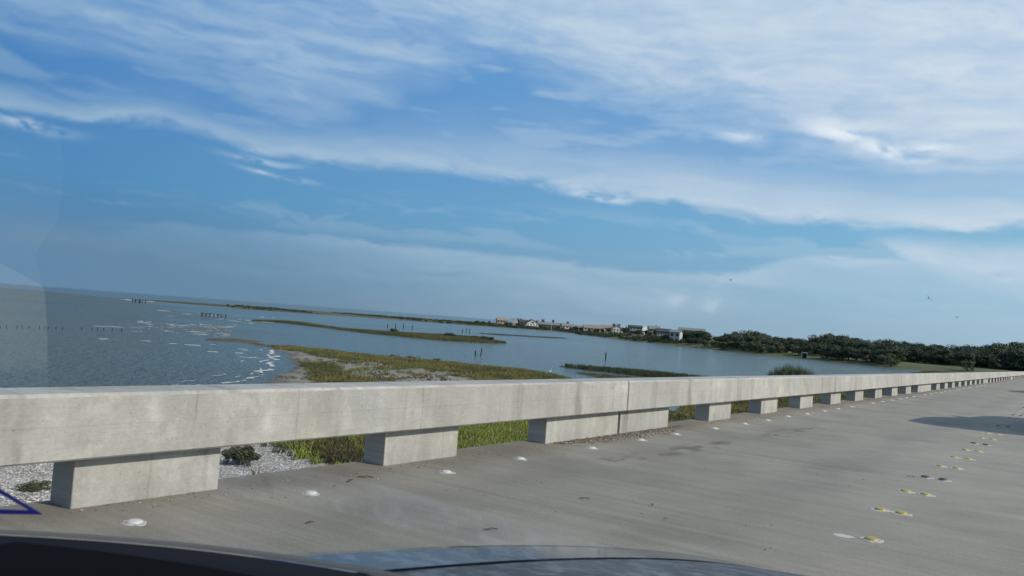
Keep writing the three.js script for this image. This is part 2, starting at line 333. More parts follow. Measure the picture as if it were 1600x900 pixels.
function islandCol(base, edge) { return (s, l, h) => { const f = 0.8 + 0.8 * (fbm(s * 0.25, l * 0.25, 4) - 0.3), k = 1 - sstep(0.03, 0.2, h - WATER_Y + nz(s, l, 0.5) * 0.1); return mix3(base.map((v) => v * f), edge, k * 0.8); }; }
const bound = (p, m = 8) => [Math.min(...p.map((q) => q[0])) - m, Math.max(...p.map((q) => q[0])) + m, Math.min(...p.map((q) => q[1])) - m, Math.max(...p.map((q) => q[1])) + m];
const isleH = {};
function isle(key, name, label, rise, run, base, edge, cell) {
  const b = bound(islands[key]), hf = isleH[key] = islandH(islands[key], rise, run);
  return top(new THREE.Mesh(sheet(Math.round((b[3] - b[2]) / cell), Math.round((b[1] - b[0]) / cell), rect(...b), hf, islandCol(base, edge), 2.5), M.ground), name, label, 'island', null, 'structure');
}
isle('reed', 'reed_islet', 'dark green reedy islet beyond the end of the spit', 0.3, 1.5, [0.05, 0.06, 0.025], [0.05, 0.05, 0.035], 0.4);
isle('low', 'grass_islet', 'small olive grass islet beside the spit', 0.25, 1.5, [0.09, 0.085, 0.03], [0.07, 0.065, 0.04], 0.4);
isle('middle', 'marsh_island', 'long thin marsh island crossing the lagoon', 0.4, 2, [0.085, 0.088, 0.034], [0.055, 0.052, 0.036], 1.0);
isle('strand', 'sand_bar', 'tan sand bar awash among the breakers', 0.22, 1.5, [0.26, 0.22, 0.14], [0.16, 0.14, 0.10], 0.5);
isle('mud', 'sand_bar', 'weedy bar just off the tip of the spit', 0.2, 1.5, [0.15, 0.12, 0.07], [0.12, 0.10, 0.07], 0.5);
isle('sliver', 'mud_bar', 'thin dark mud bar in the far lagoon', 0.22, 2, [0.05, 0.05, 0.03], [0.05, 0.05, 0.04], 1.0);

// ------------------------------------------------------------------ far shore: barrier beach, village, wooded bank
const shoreFront = [[-25.4, 980], [-24.4, 900], [-23.5, 863], [-22, 823], [-19.7, 790], [-17.7, 735], [-15.3, 735], [-12, 760], [-8.6, 775], [-6, 755], [-2.4, 740], [0.2, 770], [3.3, 775], [4.4, 715], [5, 622], [6.8, 548], [9, 468], [11.5, 440], [13.2, 414], [15.7, 387], [19.7, 356], [23.9, 323], [26.6, 309], [28.5, 307], [34, 300], [50, 300]];
const shoreBack = [[-25.4, 985], [-24.4, 985], [-22, 1040], [-19.7, 1080], [-17, 1120], [-12.8, 1140], [-8.6, 1180], [-4.2, 1300], [-1.1, 1531], [2, 2200], [8, 2400], [50, 2400]];
const lineAt = (pts, x) => { if (x <= pts[0][0]) return pts[0][1]; for (let i = 1; i < pts.length; i++) if (x <= pts[i][0]) return lerp(pts[i - 1][1], pts[i][1], (x - pts[i - 1][0]) / (pts[i][0] - pts[i - 1][0])); return pts[pts.length - 1][1]; };
function azOf(s, l) { return Math.atan2(-l, s) / D2R + HEADING; }
function farH(s, l) {
  const a = azOf(s, l), d = Math.hypot(s, l), ragged = nz(s, l, 0.025) * 26;
  const e = Math.min(d - lineAt(shoreFront, a), lineAt(shoreBack, a) - d, (a + 25.4) * 14) + ragged;
  const rise = a < 4 ? 0.9 : lerp(0.9, 2.0, sstep(4, 12, a)), lawn = 1.6 * sstep(5, 7.5, a) * (1 - sstep(13, 15, a));
  return WATER_Y + (e < 0 ? e * 0.06 : rise * (1 - Math.exp(-e / 14)) + (0.5 + lawn) * sstep(20, 100, e)) + (e > 0 ? nz(s, l, 0.08, 3) * 0.4 : 0);
}
function farCol(s, l, h) {
  const a = azOf(s, l), k = h - WATER_Y, f = 0.75 + 0.9 * (fbm(s * 0.05, l * 0.05, 4) - 0.25);
  let c = mix3([0.135, 0.13, 0.055], [0.075, 0.082, 0.032], sstep(0.42, 0.58, fbm(s * 0.02 + 3, l * 0.02, 4)));
  if (a > 5) c = mix3(c, [0.125, 0.155, 0.045], sstep(5, 8, a) * 0.85);
  c = c.map((v) => v * f);
  const sand = (1 - sstep(0.12, 0.5, k)) * (a < -18.5 ? 1 : 0.55);
  return mix3(c, a < -18.5 ? [0.30, 0.28, 0.21] : [0.12, 0.11, 0.065], sand);
}
{
  const A = (u, v) => { const a = lerp(-27, 46, u), f = lineAt(shoreFront, a); return polar(a, f - 70 + (v ** 1.7) * 1500); };
  top(new THREE.Mesh(sheet(460, 90, A, farH, farCol, 9), M.ground), 'far_shore', 'low grassy barrier beach and wooded shore across the lagoon', 'land', null, 'structure');
}

// ------------------------------------------------------------------ bridge deck
const RAIL = { front: 5.22, back: 5.63, post0: 5.335, post1: 5.60, edge: 5.64 };
{
  const l0 = RAIL.edge, l1 = -3.4, pos = [], col = [], uv = [], idx = [], ss = [];
  for (let s = -12; s < 36; s += 0.10) ss.push(s); for (let s = 36; s <= 330; s += 1.5) ss.push(s);
  const NL = 150;
  const stain = [[5.6, 4.68], [6.6, 4.62], [7.4, 4.3], [8.9, 4.14], [10.4, 4.12], [11.6, 4.1], [13.3, 3.99], [14.5, 3.92], [17.8, 3.8], [30, 3.75]];
  ss.forEach((s) => { for (let i = 0; i <= NL; i++) {
    const l = lerp(l0, l1, i / NL); pos.push(-l, deckY(s), -s); uv.push(-l / 5, s / 5);
    const track = Math.exp(-(((l - 4.15) / 0.42) ** 2)) + Math.exp(-(((l - 2.35) / 0.42) ** 2)) + Math.exp(-(((l + 1.4) / 0.4) ** 2));
    let k = 1 - 0.12 * track * (0.4 + 1.2 * fbm(s * 0.3, l * 2, 3)) + 0.16 * (fbm(s * 0.22 + 4, l * 0.5, 4) - 0.5);
    const sd = Math.abs(l - curve(stain, s) - 0.16 * (fbm(s * 0.9, 3, 3) - 0.5)), st = (1 - sstep(0.02, 0.34, sd)) * sstep(0.50, 0.60, fbm(s * 2.6, l * 9, 4, 0.6)) * sstep(0.40, 0.52, fbm(s * 0.8 + 6, 2, 3)) * sstep(6.6, 7.6, s) * (1 - sstep(14.5, 18.5, s));
    k *= 1 - 0.48 * st;
    const dirt = sstep(4.75, 5.3, l + 0.45 * (fbm(s * 0.7, l * 1.2, 4) - 0.5)) * (0.35 + 0.65 * fbm(s * 2.2, l * 3, 3));
    const c = mix3([k, k, k], [0.66, 0.60, 0.52], dirt * 0.75);
    const rust = sstep(0.6, 0.75, fbm(s * 0.35 + 8, l * 0.8, 4)) * 0.3; c[0] *= 1; c[1] *= 1 - 0.06 * rust; c[2] *= 1 - 0.14 * rust;
    col.push(...c);
  } });
  for (let j = 0; j < ss.length - 1; j++) for (let i = 0; i < NL; i++) { const a = j * (NL + 1) + i, b = a + 1, c = a + NL + 1, d = c + 1; idx.push(a, b, c, b, d, c); }
  const g = new THREE.BufferGeometry();
  g.setAttribute('position', new THREE.Float32BufferAttribute(pos, 3)); g.setAttribute('uv', new THREE.Float32BufferAttribute(uv, 2)); g.setAttribute('color', new THREE.Float32BufferAttribute(col, 3)); g.setIndex(idx); g.computeVertexNormals();
  const road = top(new THREE.Group(), 'road', 'broomed grey concrete bridge deck with two lanes', 'road', null, 'structure');
  part(road, 'surface', g, M.road);
  const L = 342, under = new THREE.BoxGeometry(l0 - l1, 0.26, L, 1, 1, 40); under.translate(-(l0 + l1) / 2, -0.134, -(L / 2 - 12));
  const p = under.attributes.position; for (let i = 0; i < p.count; i++) p.setY(i, p.getY(i) + deckY(-p.getZ(i))); under.computeVertexNormals();
  part(road, 'slab', under, M.slab);
  for (const gl of [4.4, 2.2, 0, -2.2]) { const b = box(0.45, 0.7, L, -gl, -0.62, -(L / 2 - 12)); const q = b.attributes.position; for (let i = 0; i < q.count; i++) q.setY(i, q.getY(i) + deckY(-q.getZ(i))); part(road, 'girder', b, M.slab); }
}
// piers under each expansion joint
const SPAN = 29, JOINT0 = 10.75;
for (let k = -1; k < 8; k++) {
  const s = JOINT0 + SPAN * k, y = deckY(s) - 0.98, g = top(new THREE.Group(), 'bridge_pier', 'concrete pier with cap beam and round columns below the deck', 'pier', 'piers under the bridge deck');
  g.position.set(-1.1, 0, -s);
  part(g, 'cap_beam', new RoundedBoxGeometry(8.4, 0.8, 1.0, 2, 0.04).translate(0, y - 0.4, 0), M.slab);
  for (const x of [-3, 0, 3]) part(g, 'column', new THREE.CylinderGeometry(0.4, 0.4, y + 6.6, 18).translate(x, (y - 0.8 - 5.8) / 2 - 0.4, 0), M.slab);
}

// ------------------------------------------------------------------ concrete railing, one section per span
function beamShape() {   // cross-section in (outward, height)
  const w = RAIL.back - RAIL.front, b = 0.335, t = 0.762, c = 0.022, s = new THREE.Shape();
  s.moveTo(c * 0.6, b); s.lineTo(w - c, b); s.lineTo(w, b + c); s.lineTo(w, t - c); s.lineTo(w - c, t); s.lineTo(c, t); s.lineTo(0, t - c); s.lineTo(0, b + c * 0.6); s.closePath(); return s;
}
function metreUV(g, along = 'z', up = 'y', off = 0) { const p = g.attributes.position, n = g.attributes.normal, u = []; for (let i = 0; i < p.count; i++) { const fl = Math.abs(n.getY(i)) > 0.7; u.push((along === 'z' ? p.getZ(i) : p.getX(i)) / 10 + off, fl ? p.getX(i) * 0.9 : p.getY(i)); } g.setAttribute('uv', new THREE.Float32BufferAttribute(u, 2)); return g; }
function onGrade(g) { const p = g.attributes.position; for (let i = 0; i < p.count; i++) p.setY(i, p.getY(i) + deckY(-p.getZ(i))); g.computeVertexNormals(); return g; }
function beamGeo(s0, s1, off) {
  let g = new THREE.ExtrudeGeometry(beamShape(), { depth: s1 - s0, bevelEnabled: true, bevelThickness: 0.012, bevelSize: 0.012, bevelOffset: -0.012, bevelSegments: 2, steps: Math.max(4, Math.round((s1 - s0) / 1.2)) });
  // shape x -> outward (-x), shape y -> height, depth -> -z
  const p = g.attributes.position; for (let i = 0; i < p.count; i++) p.setXYZ(i, -(RAIL.front + p.getX(i)), p.getY(i), -(s0 + p.getZ(i)));
  for (let i = 0; i < p.count; i += 3) { const ax = p.getX(i + 1), ay = p.getY(i + 1), az = p.getZ(i + 1); p.setXYZ(i + 1, p.getX(i + 2), p.getY(i + 2), p.getZ(i + 2)); p.setXYZ(i + 2, ax, ay, az); }
  g.computeVertexNormals(); metreUV(g, 'z', 'y', off); return onGrade(g);
}
function postGeo(s0, s1, off) {
  let g = new RoundedBoxGeometry(RAIL.post1 - RAIL.post0, 0.350, s1 - s0, 2, 0.01); g.translate(-(RAIL.post0 + RAIL.post1) / 2, 0.170, -(s0 + s1) / 2);
  g = g.index ? g.toNonIndexed() : g; metreUV(g, 'z', 'y', off); return onGrade(g);
}
for (let k = -1; k < 10; k++) {
  const a = JOINT0 + SPAN * k, b = a + SPAN, gapHalf = 0.024;
  const label = k === -1 ? 'concrete railing section beside the car, its beam ending at the open joint' : k === 0 ? 'concrete railing section just past the open joint beside the debris pile' : 'farther concrete railing section on short posts toward the wooded shore';
  const g = top(new THREE.Group(), 'bridge_railing', label, 'railing', 'concrete railing sections along the bridge');
  part(g, 'beam', beamGeo(a + gapHalf, b - gapHalf, k * 0.37 + 0.21), M.rail);
  part(g, 'post', postGeo(a + gapHalf + 0.01, a + 1.73, k * 0.3), M.rail);
  for (let i = 0; i < 8; i++) { const s = a + 3.52 + 2.946 * i; if (s < -6) continue; part(g, 'post', postGeo(s, s + 1.12, k * 0.3 + i * 0.17), M.rail); }
  part(g, 'post', postGeo(b - 1.97, b - gapHalf - 0.01, k * 0.3 + 0.5), M.rail);
}

// ------------------------------------------------------------------ raised road studs
{
  const lathe = (pts) => new THREE.LatheGeometry(pts.map((p) => new THREE.Vector2(...p)), 22);
  const dome = lathe([[0.0001, 0.019], [0.018, 0.0185], [0.034, 0.0158], [0.044, 0.011], [0.049, 0.005], [0.051, 0.0]]);
  const padGeo = (sx, sz, sd) => { const pos = []; const P = []; for (let i = 0; i < 20; i++) { const t = (i / 20) * Math.PI * 2, w = 1 + 0.16 * (hash2(i + sd * 31, sd) - 0.5) * 2; P.push([Math.cos(t) * sx * w, Math.sin(t) * sz * w]); }
    for (let i = 0; i < 20; i++) { const a = P[i], b = P[(i + 1) % 20]; pos.push(0, 0.007, 0, b[0] * 0.85, 0.0065, b[1] * 0.85, a[0] * 0.85, 0.0065, a[1] * 0.85); pos.push(a[0] * 0.85, 0.0065, a[1] * 0.85, b[0] * 0.85, 0.0065, b[1] * 0.85, a[0], 0.0005, a[1]); pos.push(b[0] * 0.85, 0.0065, b[1] * 0.85, b[0], 0.0005, b[1], a[0], 0.0005, a[1]); } return triGeo(pos); };
  const pads = [0, 1, 2, 3].map((i) => padGeo(0.095, 0.078, i)), padW = [4, 5, 6].map((i) => padGeo(0.088, 0.07, i));
  const white = phys(0.55, 0.56, 0.55, 0.35, { clearcoat: 0.6, clearcoatRoughness: 0.2 }), yellow = phys(0.36, 0.29, 0.06, 0.5, { clearcoat: 0.2, clearcoatRoughness: 0.4 }), pad = mat(0.40, 0.39, 0.36, 0.85), dark = mat(0.045, 0.045, 0.042, 0.5), lens = phys(0.20, 0.19, 0.12, 0.15);
  const cap = lathe([[0.0001, 0.021], [0.03, 0.0205], [0.044, 0.016], [0.051, 0.004], [0.052, 0]]);
  function stud(name, label, cat, grp, s, l, head, hm, pg, tilt = 0) {
    const g = top(new THREE.Group(), name, label, cat, grp); g.position.set(-l, deckY(s) + 0.001, -s); g.rotation.set(GRADE * -1, rr(-0.3, 0.3), 0);
    part(g, 'adhesive_pad', pg, pad); const h = part(g, 'button', head, hm); h.position.y = 0.005; return g;
  }
  const WS = [0.2, 1.62, 3.06, 4.52, 6.16, 7.49, 9.02, 10.42, 11.63, 13.18, 14.62, 15.9, 17.4, 18.7, 20.2];
  for (let s = 21.6; s < 62; s += 1.44) WS.push(s);
  WS.forEach((s, i) => { if (i > 15 && i % 7 === 3) return; const h = stud('road_button', 'round white ceramic button on the edge line by the railing', 'road stud', 'white buttons along the railing edge line', s, 4.82 + rr(-0.03, 0.03), dome, white, padW[i % 3]); });
  for (let k = 0; k < 34; k++) {
    const s = 6.86 + 1.385 * k, refl = ((k % 4) + 4) % 4 === 3;
    for (const l of [1.425, 1.24]) {
      if (k === 0 && l > 1.3) continue;        // this button has been knocked off
      if (refl) { const g = stud('road_reflector', 'dark wedge reflector in the yellow centre line', 'road stud', 'dark reflectors in the centre line', s, l, cap, dark, pads[(k + 8) % 4]); part(g, 'lens', box(0.06, 0.010, 0.004, 0, 0.016, 0.044).rotateX(0), lens); }
      else stud('yellow_road_button', k === 0 ? 'lone yellow button whose partner has been knocked off' : 'yellow ceramic button of the doubled centre line', 'road stud', 'yellow buttons of the centre line', s, l + rr(-0.012, 0.012), dome, yellow, pads[(k + 9) % 4]);
    }
  }
  const scar = top(new THREE.Mesh(padGeo(0.075, 0.06, 9), mat(0.47, 0.46, 0.43, 0.9)), 'adhesive_scar', 'pale glue patch left by a missing yellow button', 'glue patch'); scar.scale.y = 0.4; scar.position.set(-1.43, deckY(6.8), -6.82);
}

// ------------------------------------------------------------------ plants
// leaf clumps: many small bent faces spread through lobes
function foliage(lobes, count, size, tones, up = 0.25) {
  const pos = [], col = [];
  for (let i = 0; i < count; i++) {
    let [cx, cy, cz, rx, ry, rz] = lobes[Math.floor(rnd() * lobes.length)];
    const u = rr(-1, 1), th = rr(0, 6.2832), q = Math.sqrt(1 - u * u), rad = 1 - 0.42 * rnd() ** 1.8;
    const nx = q * Math.cos(th), ny = u, nz_ = q * Math.sin(th);
    const p = new THREE.Vector3(cx + nx * rx * rad, cy + ny * ry * rad, cz + nz_ * rz * rad);
    const n = new THREE.Vector3(nx + rr(-0.7, 0.7), ny + up + rr(-0.6, 0.6), nz_ + rr(-0.7, 0.7)).normalize();
    const t1 = new THREE.Vector3(rr(-1, 1), rr(-1, 1), rr(-1, 1)).cross(n).normalize(), t2 = n.clone().cross(t1), w = size * rr(0.55, 1.25), v = size * rr(0.4, 0.9);
    const A = p.clone().addScaledVector(t1, w), B = p.clone().addScaledVector(t2, v), C = p.clone().addScaledVector(t1, -w * 0.8).addScaledVector(n, -w * 0.25), D = p.clone().addScaledVector(t2, -v);
    pos.push(A.x, A.y, A.z, B.x, B.y, B.z, C.x, C.y, C.z, A.x, A.y, A.z, C.x, C.y, C.z, D.x, D.y, D.z);
    const tone = tones[Math.floor(rnd() * tones.length)], f = rr(0.7, 1.3); for (let k = 0; k < 6; k++) col.push(tone[0] * f, tone[1] * f, tone[2] * f);
  }
  return triGeo(pos, col);
}
function limb(a, b, r0, r1, seg = 7) { const d = b.clone().sub(a), g = new THREE.CylinderGeometry(r1, r0, d.length(), seg, 1); g.translate(0, d.length() / 2, 0); g.applyQuaternion(new THREE.Quaternion().setFromUnitVectors(new THREE.Vector3(0, 1, 0), d.clone().normalize())); g.translate(a.x, a.y, a.z); return g; }
M.leaf = mat(1, 1, 1, 0.75, { vertexColors: true, side: THREE.DoubleSide });
M.bark = mat(0.085, 0.07, 0.055, 0.95);
const OLIVET = [[0.058, 0.076, 0.03], [0.07, 0.088, 0.036], [0.045, 0.06, 0.026]], OAK = [[0.030, 0.050, 0.020], [0.040, 0.062, 0.024], [0.052, 0.074, 0.028], [0.036, 0.052, 0.028]], WILLOW = [[0.075, 0.105, 0.040], [0.090, 0.118, 0.048], [0.06, 0.09, 0.035]], DARK = [[0.024, 0.036, 0.02], [0.032, 0.046, 0.024]];
// a tree of nominal height 10 m
function treeProto(width, lobesN, n, size, tones, low = 0.28) {
  const lobes = [], H = 10;
  for (let i = 0; i < lobesN; i++) {
    const t = rr(0, 6.28), r = width * 0.5 * Math.sqrt(rnd()) * 0.72, k = 1 - (r / (width * 0.5)) ** 2, y = lerp(H * low, H * 0.82, rnd() ** 0.7) * (0.62 + 0.38 * k);
    lobes.push([Math.cos(t) * r, y, Math.sin(t) * r, rr(1.3, 2.3) * width / 12, rr(0.95, 1.55), rr(1.3, 2.3) * width / 12]);
  }
  const tr = [limb(new THREE.Vector3(0, -0.6, 0), new THREE.Vector3(rr(-0.3, 0.3), 3.2, rr(-0.3, 0.3)), 0.5, 0.32)];
  for (let i = 0; i < 6; i++) { const L = lobes[i]; tr.push(limb(new THREE.Vector3(0, 2.6 + 0.1 * i, 0), new THREE.Vector3(L[0], L[1] - 0.3, L[2]), 0.22, 0.07, 6)); }
  return { crown: foliage(lobes, n, size, tones), trunk: mergeGeometries(tr) };
}
const protos = { oak: [treeProto(13, 40, 4200, 0.38, OAK, 0.08), treeProto(15, 46, 4800, 0.38, OAK, 0.06), treeProto(11, 34, 3800, 0.36, OAK, 0.08), treeProto(12, 38, 4000, 0.38, DARK.concat(OAK), 0.1), treeProto(14, 30, 3600, 0.34, OLIVET, 0.12), treeProto(9, 26, 3000, 0.32, OAK.concat(OLIVET), 0.15), treeProto(16, 44, 4600, 0.38, DARK, 0.06)], willow: [treeProto(10, 24, 2600, 0.32, WILLOW, 0.1), treeProto(11, 26, 2800, 0.32, WILLOW.concat(OAK.slice(2)), 0.08)] };
function tree(kind, v, s, l, y, height, wide, name, label, group) {
  const p = protos[kind][v % protos[kind].length], g = top(new THREE.Group(), name, label, 'tree', group), k = height / 9.6;
  g.position.set(-l, y, -s); g.rotation.y = rr(0, 6.28); g.scale.set(k * wide, k, k * wide);
  part(g, 'trunk', p.trunk, M.bark); part(g, 'crown', p.crown, M.leaf); return g;
}
// the wooded bank: crowns whose tops follow the skyline [azimuth, distance, height above water]
const skyline = [[12.6, 477, 5.3], [13.2, 453, 5.6], [14.1, 440, 6.6], [14.7, 433, 8.7], [15.6, 424, 10.8], [16.2, 426, 11], [16.7, 422, 10.4], [17.3, 439, 9.1], [17.9, 440, 8.7], [18.5, 442, 9.2], [19.1, 438, 8.9], [19.7, 423, 8.7], [20.2, 410, 9.4], [20.7, 407, 11.4], [21.2, 408, 11.9], [21.8, 405, 11.6], [22.4, 396, 11.2], [22.9, 395, 10.3], [23.5, 384, 10.2], [24.1, 384, 10.5], [24.7, 384, 10.7], [25.4, 378, 10.3], [26.1, 374, 10], [26.7, 375, 10.0], [27.3, 377, 10.2], [28, 380, 10.6], [28.7, 382, 10.8], [29.3, 374, 10.4], [29.8, 372, 10.6], [30.4, 374, 11.8], [30.9, 375, 13.2], [31.6, 379, 14.2], [32.3, 380, 14.4], [33, 380, 14], [33.8, 380, 13.6], [34.6, 378, 13]];
skyline.forEach(([a, d, h], i) => { const p = polar(a + rr(-0.08, 0.08), d + rr(0, 14)), y = farH(p.s, p.l); tree('oak', i, p.s, p.l, y, h + WATER_Y - y + 0.4, rr(0.95, 1.2), 'live_oak', 'tall dark live oak on the ridge of the wooded shore', 'oaks along the wooded shore'); });
for (let a = 14.2, i = 0; a < 34.5; a += 0.5, i++) {   // lower oaks in front
  const d = lineAt(shoreFront, a) + rr(9, 24), top_ = lineAt(skyline.map((q) => [q[0], q[2]]), a) * rr(0.55, 0.82), p = polar(a + rr(-0.15, 0.15), a > 24.8 ? d + 30 : d), y = farH(p.s, p.l);
  tree('oak', i + 1, p.s, p.l, y, top_ + WATER_Y - y, rr(1.0, 1.35), 'live_oak', 'lower spreading live oak in front of the ridge oaks', 'lower oaks along the wooded shore');
}
for (let a = 14.4, i = 0; a < 35; a += 0.55, i++) {
  const p = polar(a + rr(-0.12, 0.12), lineAt(skyline.map((q) => [q[0], q[1]]), a) - rr(8, 18)), y = farH(p.s, p.l), h = lineAt(skyline.map((q) => [q[0], q[2]]), a) * rr(0.78, 0.95);
  tree('oak', i * 2 + 3, p.s, p.l, y, h + WATER_Y - y, rr(1.05, 1.3), 'live_oak', 'middle height live oak filling the wood between ridge and shore', 'middle oaks of the wooded shore');
}
for (const [a, dd, h, w] of [[13.9, 12, 4.2, 1.2], [14.5, 10, 4.4, 1.1], [15.1, 10, 4.8, 1.2], [15.8, 9, 4.6, 1.2], [16.5, 10, 5, 1.1], [17.0, 9, 4.4, 1.2], [17.6, 10, 4, 1.1], [18.1, 12, 3.6, 1.2], [13.3, 14, 3.8, 1.2], [12.6, 20, 3.4, 1.2], [24.3, 10, 4.4, 1.1], [24.9, 9, 3.0, 1.2], [28.9, 18, 4.2, 1.1]]) {
  const p = polar(a, lineAt(shoreFront, a) + dd - 3), y = farH(p.s, p.l); tree('willow', Math.round(a * 10), p.s, p.l, y, h, w, 'shore_tree', 'round lighter green tree at the water edge below the oaks', 'light green trees at the water edge');
}
// trees among the houses
for (const [a, d, h] of [[-2.2, 860, 3.6], [-1.8, 850, 3.4], [0.1, 830, 3.2], [0.7, 828, 3.6], [2.5, 815, 3], [3.0, 812, 3.2], [3.7, 805, 3.4], [4.3, 790, 3.6], [5.5, 735, 3.6], [5.9, 720, 3.0], [6.4, 735, 3.8], [8.9, 575, 3.4], [9.6, 540, 3], [10.2, 480, 2.8], [11.0, 462, 3.0], [10.75, 470, 4.5], [4.6, 832, 5], [5.0, 815, 5], [5.3, 800, 4.6], [3.4, 858, 4.6], [0.6, 850, 4], [1.0, 852, 4.2], [2.2, 850, 4], [6.1, 745, 3.6], [6.9, 720, 4.2], [7.7, 640, 5], [8.0, 632, 5.2], [8.3, 600, 4.8], [9.4, 572, 4], [10.1, 545, 4.2], [10.9, 500, 4], [11.8, 490, 6.6], [12.1, 485, 6.8], [12.5, 480, 6.6], [12.9, 470, 6.8], [13.3, 462, 6.4], [12.3, 440, 3.6], [12.8, 436, 4], [-1.4, 880, 4], [-0.2, 850, 4]]) {
  const p = polar(a, d), y = farH(p.s, p.l); tree('oak', Math.round(d), p.s, p.l, y, h, rr(0.9, 1.25), 'yard_tree', 'dark rounded tree standing among the village houses', 'trees among the village houses');
}
// palms
{
  const fr = []; for (let i = 0; i < 26; i++) { const t = i * 2.399, e = rr(-0.5, 1.2), L = rr(1.4, 1.9), dir = new THREE.Vector3(Math.cos(t) * Math.cos(e), Math.sin(e), Math.sin(t) * Math.cos(e)), sd = new THREE.Vector3(-Math.sin(t), 0, Math.cos(t)); let p = new THREE.Vector3(0, 0, 0);
    for (let k = 0; k < 3; k++) { const q = p.clone().addScaledVector(dir, L / 3); dir.y -= 0.45; dir.normalize(); const w0 = [0.12, 0.34, 0.28][k], w1 = [0.34, 0.28, 0.02][k]; const a = p.clone().addScaledVector(sd, w0), b = p.clone().addScaledVector(sd, -w0), c = q.clone().addScaledVector(sd, w1), d = q.clone().addScaledVector(sd, -w1); fr.push(a.x, a.y, a.z, b.x, b.y, b.z, c.x, c.y, c.z, b.x, b.y, b.z, d.x, d.y, d.z, c.x, c.y, c.z); p = q; } }
  const head = triGeo(fr), pm = mat(0.035, 0.05, 0.022, 0.8, { side: THREE.DoubleSide });
  for (const [a, d, h] of [[2.3, 884, 9.6], [3.0, 885, 9.0], [1.9, 895, 8], [0.8, 895, 8.2], [0.55, 900, 8], [4.0, 862, 8.2], [7.15, 690, 8.6], [7.45, 690, 8.8], [8.1, 645, 7.2], [7.3, 560, 3.2], [7.6, 552, 3.0]]) {
    const p = polar(a, d), y = farH(p.s, p.l), g = top(new THREE.Group(), 'fan_palm', 'slim fan palm rising above the village roofs', 'palm', 'palms among the village houses'), hh = h + WATER_Y - y;
    g.position.set(-p.l, y, -p.s); g.rotation.y = rr(0, 6); part(g, 'trunk', new THREE.CylinderGeometry(0.16, 0.24, hh, 8).translate(0, hh / 2 - 0.3, 0), M.bark);
    const c = part(g, 'crown', head, pm); c.position.y = hh - 0.5; const k = h > 5 ? 2.1 : 1.1; c.scale.set(k, k, k);
  }
}
// shrubs one by one: [s, l, width, height, tones, label, name]
const shrubGeo = {};
function shrub(s, l, y, w, h, tones, name, label, group, n = 700) {
  const key = name + tones[0][0] + n;
  if (!shrubGeo[key]) { const lb = []; for (let i = 0; i < 12; i++) { const t = rr(0, 6.28), r = 0.34 * Math.sqrt(rnd()); lb.push([Math.cos(t) * r, rr(0.2, 0.7) * (1 - r), Math.sin(t) * r, rr(0.12, 0.22), rr(0.14, 0.26), rr(0.12, 0.22)]); }
    const tw = []; for (let i = 0; i < 7; i++) tw.push(limb(new THREE.Vector3(0, -0.1, 0), new THREE.Vector3(lb[i][0], lb[i][1], lb[i][2]), 0.02, 0.008, 5)); shrubGeo[key] = [foliage(lb, n, 0.045, tones, 0.5), mergeGeometries(tw)]; }
  const g = top(new THREE.Group(), name, label, 'shrub', group); g.position.set(-l, y, -s); g.rotation.y = rr(0, 6.28); g.scale.set(w, h, w);
  part(g, 'foliage', shrubGeo[key][0], M.leaf); part(g, 'stem', shrubGeo[key][1], M.bark); return g;
}
const OLIVE = [[0.07, 0.075, 0.028], [0.055, 0.065, 0.022], [0.09, 0.085, 0.035]], GREEN = [[0.05, 0.085, 0.022], [0.065, 0.10, 0.026]];
shrub(19.5, 24.4, spitH(19.5, 24.4), 1.45, 0.85, DARK.concat(OLIVE), 'shrub', 'dark rounded shrub on the white shell rubble behind the railing', null, 2200);
shrub(12.3, 24.2, spitH(12.3, 24.2), 0.95, 0.35, GREEN.concat(OLIVE), 'shrub', 'low green plant sprawling on the shell rubble by the first post', null, 1200);
shrub(34.5, 27, spitH(34.5, 27), 3.6, 1.5, OLIVE, 'shrub', 'leafy shrub behind the bright green grass', 'shrubs behind the green grass', 1500);
shrub(38, 26.5, spitH(38, 26.5), 3.2, 1.3, DARK.concat(OLIVE), 'shrub', 'leafy shrub behind the bright green grass', 'shrubs behind the green grass', 1500);
shrub(31, 28, spitH(31, 28), 2.6, 1.3, DARK.concat(OLIVE), 'shrub', 'leafy shrub behind the bright green grass', 'shrubs behind the green grass', 1500);
{ // shrubs on the marsh island
  const y = (s, l) => isleH.middle(s, l);
  for (const [x, s, l, w, h, t] of [['dome', 197, 156, 5.4, 1.9, DARK], ['pale', 187, 169, 3.6, 2.1, OLIVE], ['pale', 190, 171, 3, 1.6, OLIVE], ['end', 194, 140, 5, 1.9, OLIVE.concat(GREEN)], ['end', 198, 144, 5, 1.9, OLIVE], ['pale', 203, 151, 6, 1.5, OLIVE], ['end', 189, 136, 3.5, 1.0, OLIVE]])
    shrub(s, l, y(s, l) - 0.1, w, h, t, 'marsh_shrub', { dome: 'dark domed shrub on the marsh island', pale: 'pale olive shrub on the marsh island', end: 'yellow green shrub near the blunt end of the marsh island' }[x], 'shrubs on the marsh island', 1600);
  for (const [s, l, w, h] of [[88, 79, 2.2, 1.2], [86.5, 74.5, 2.6, 0.9], [87, 71, 1.8, 0.8]]) shrub(s, l, spitH(s, l), w, h, DARK.concat(OLIVE), 'spit_shrub', 'small dark shrub standing in the marsh grass of the spit', 'small shrubs on the spit', 700);
}
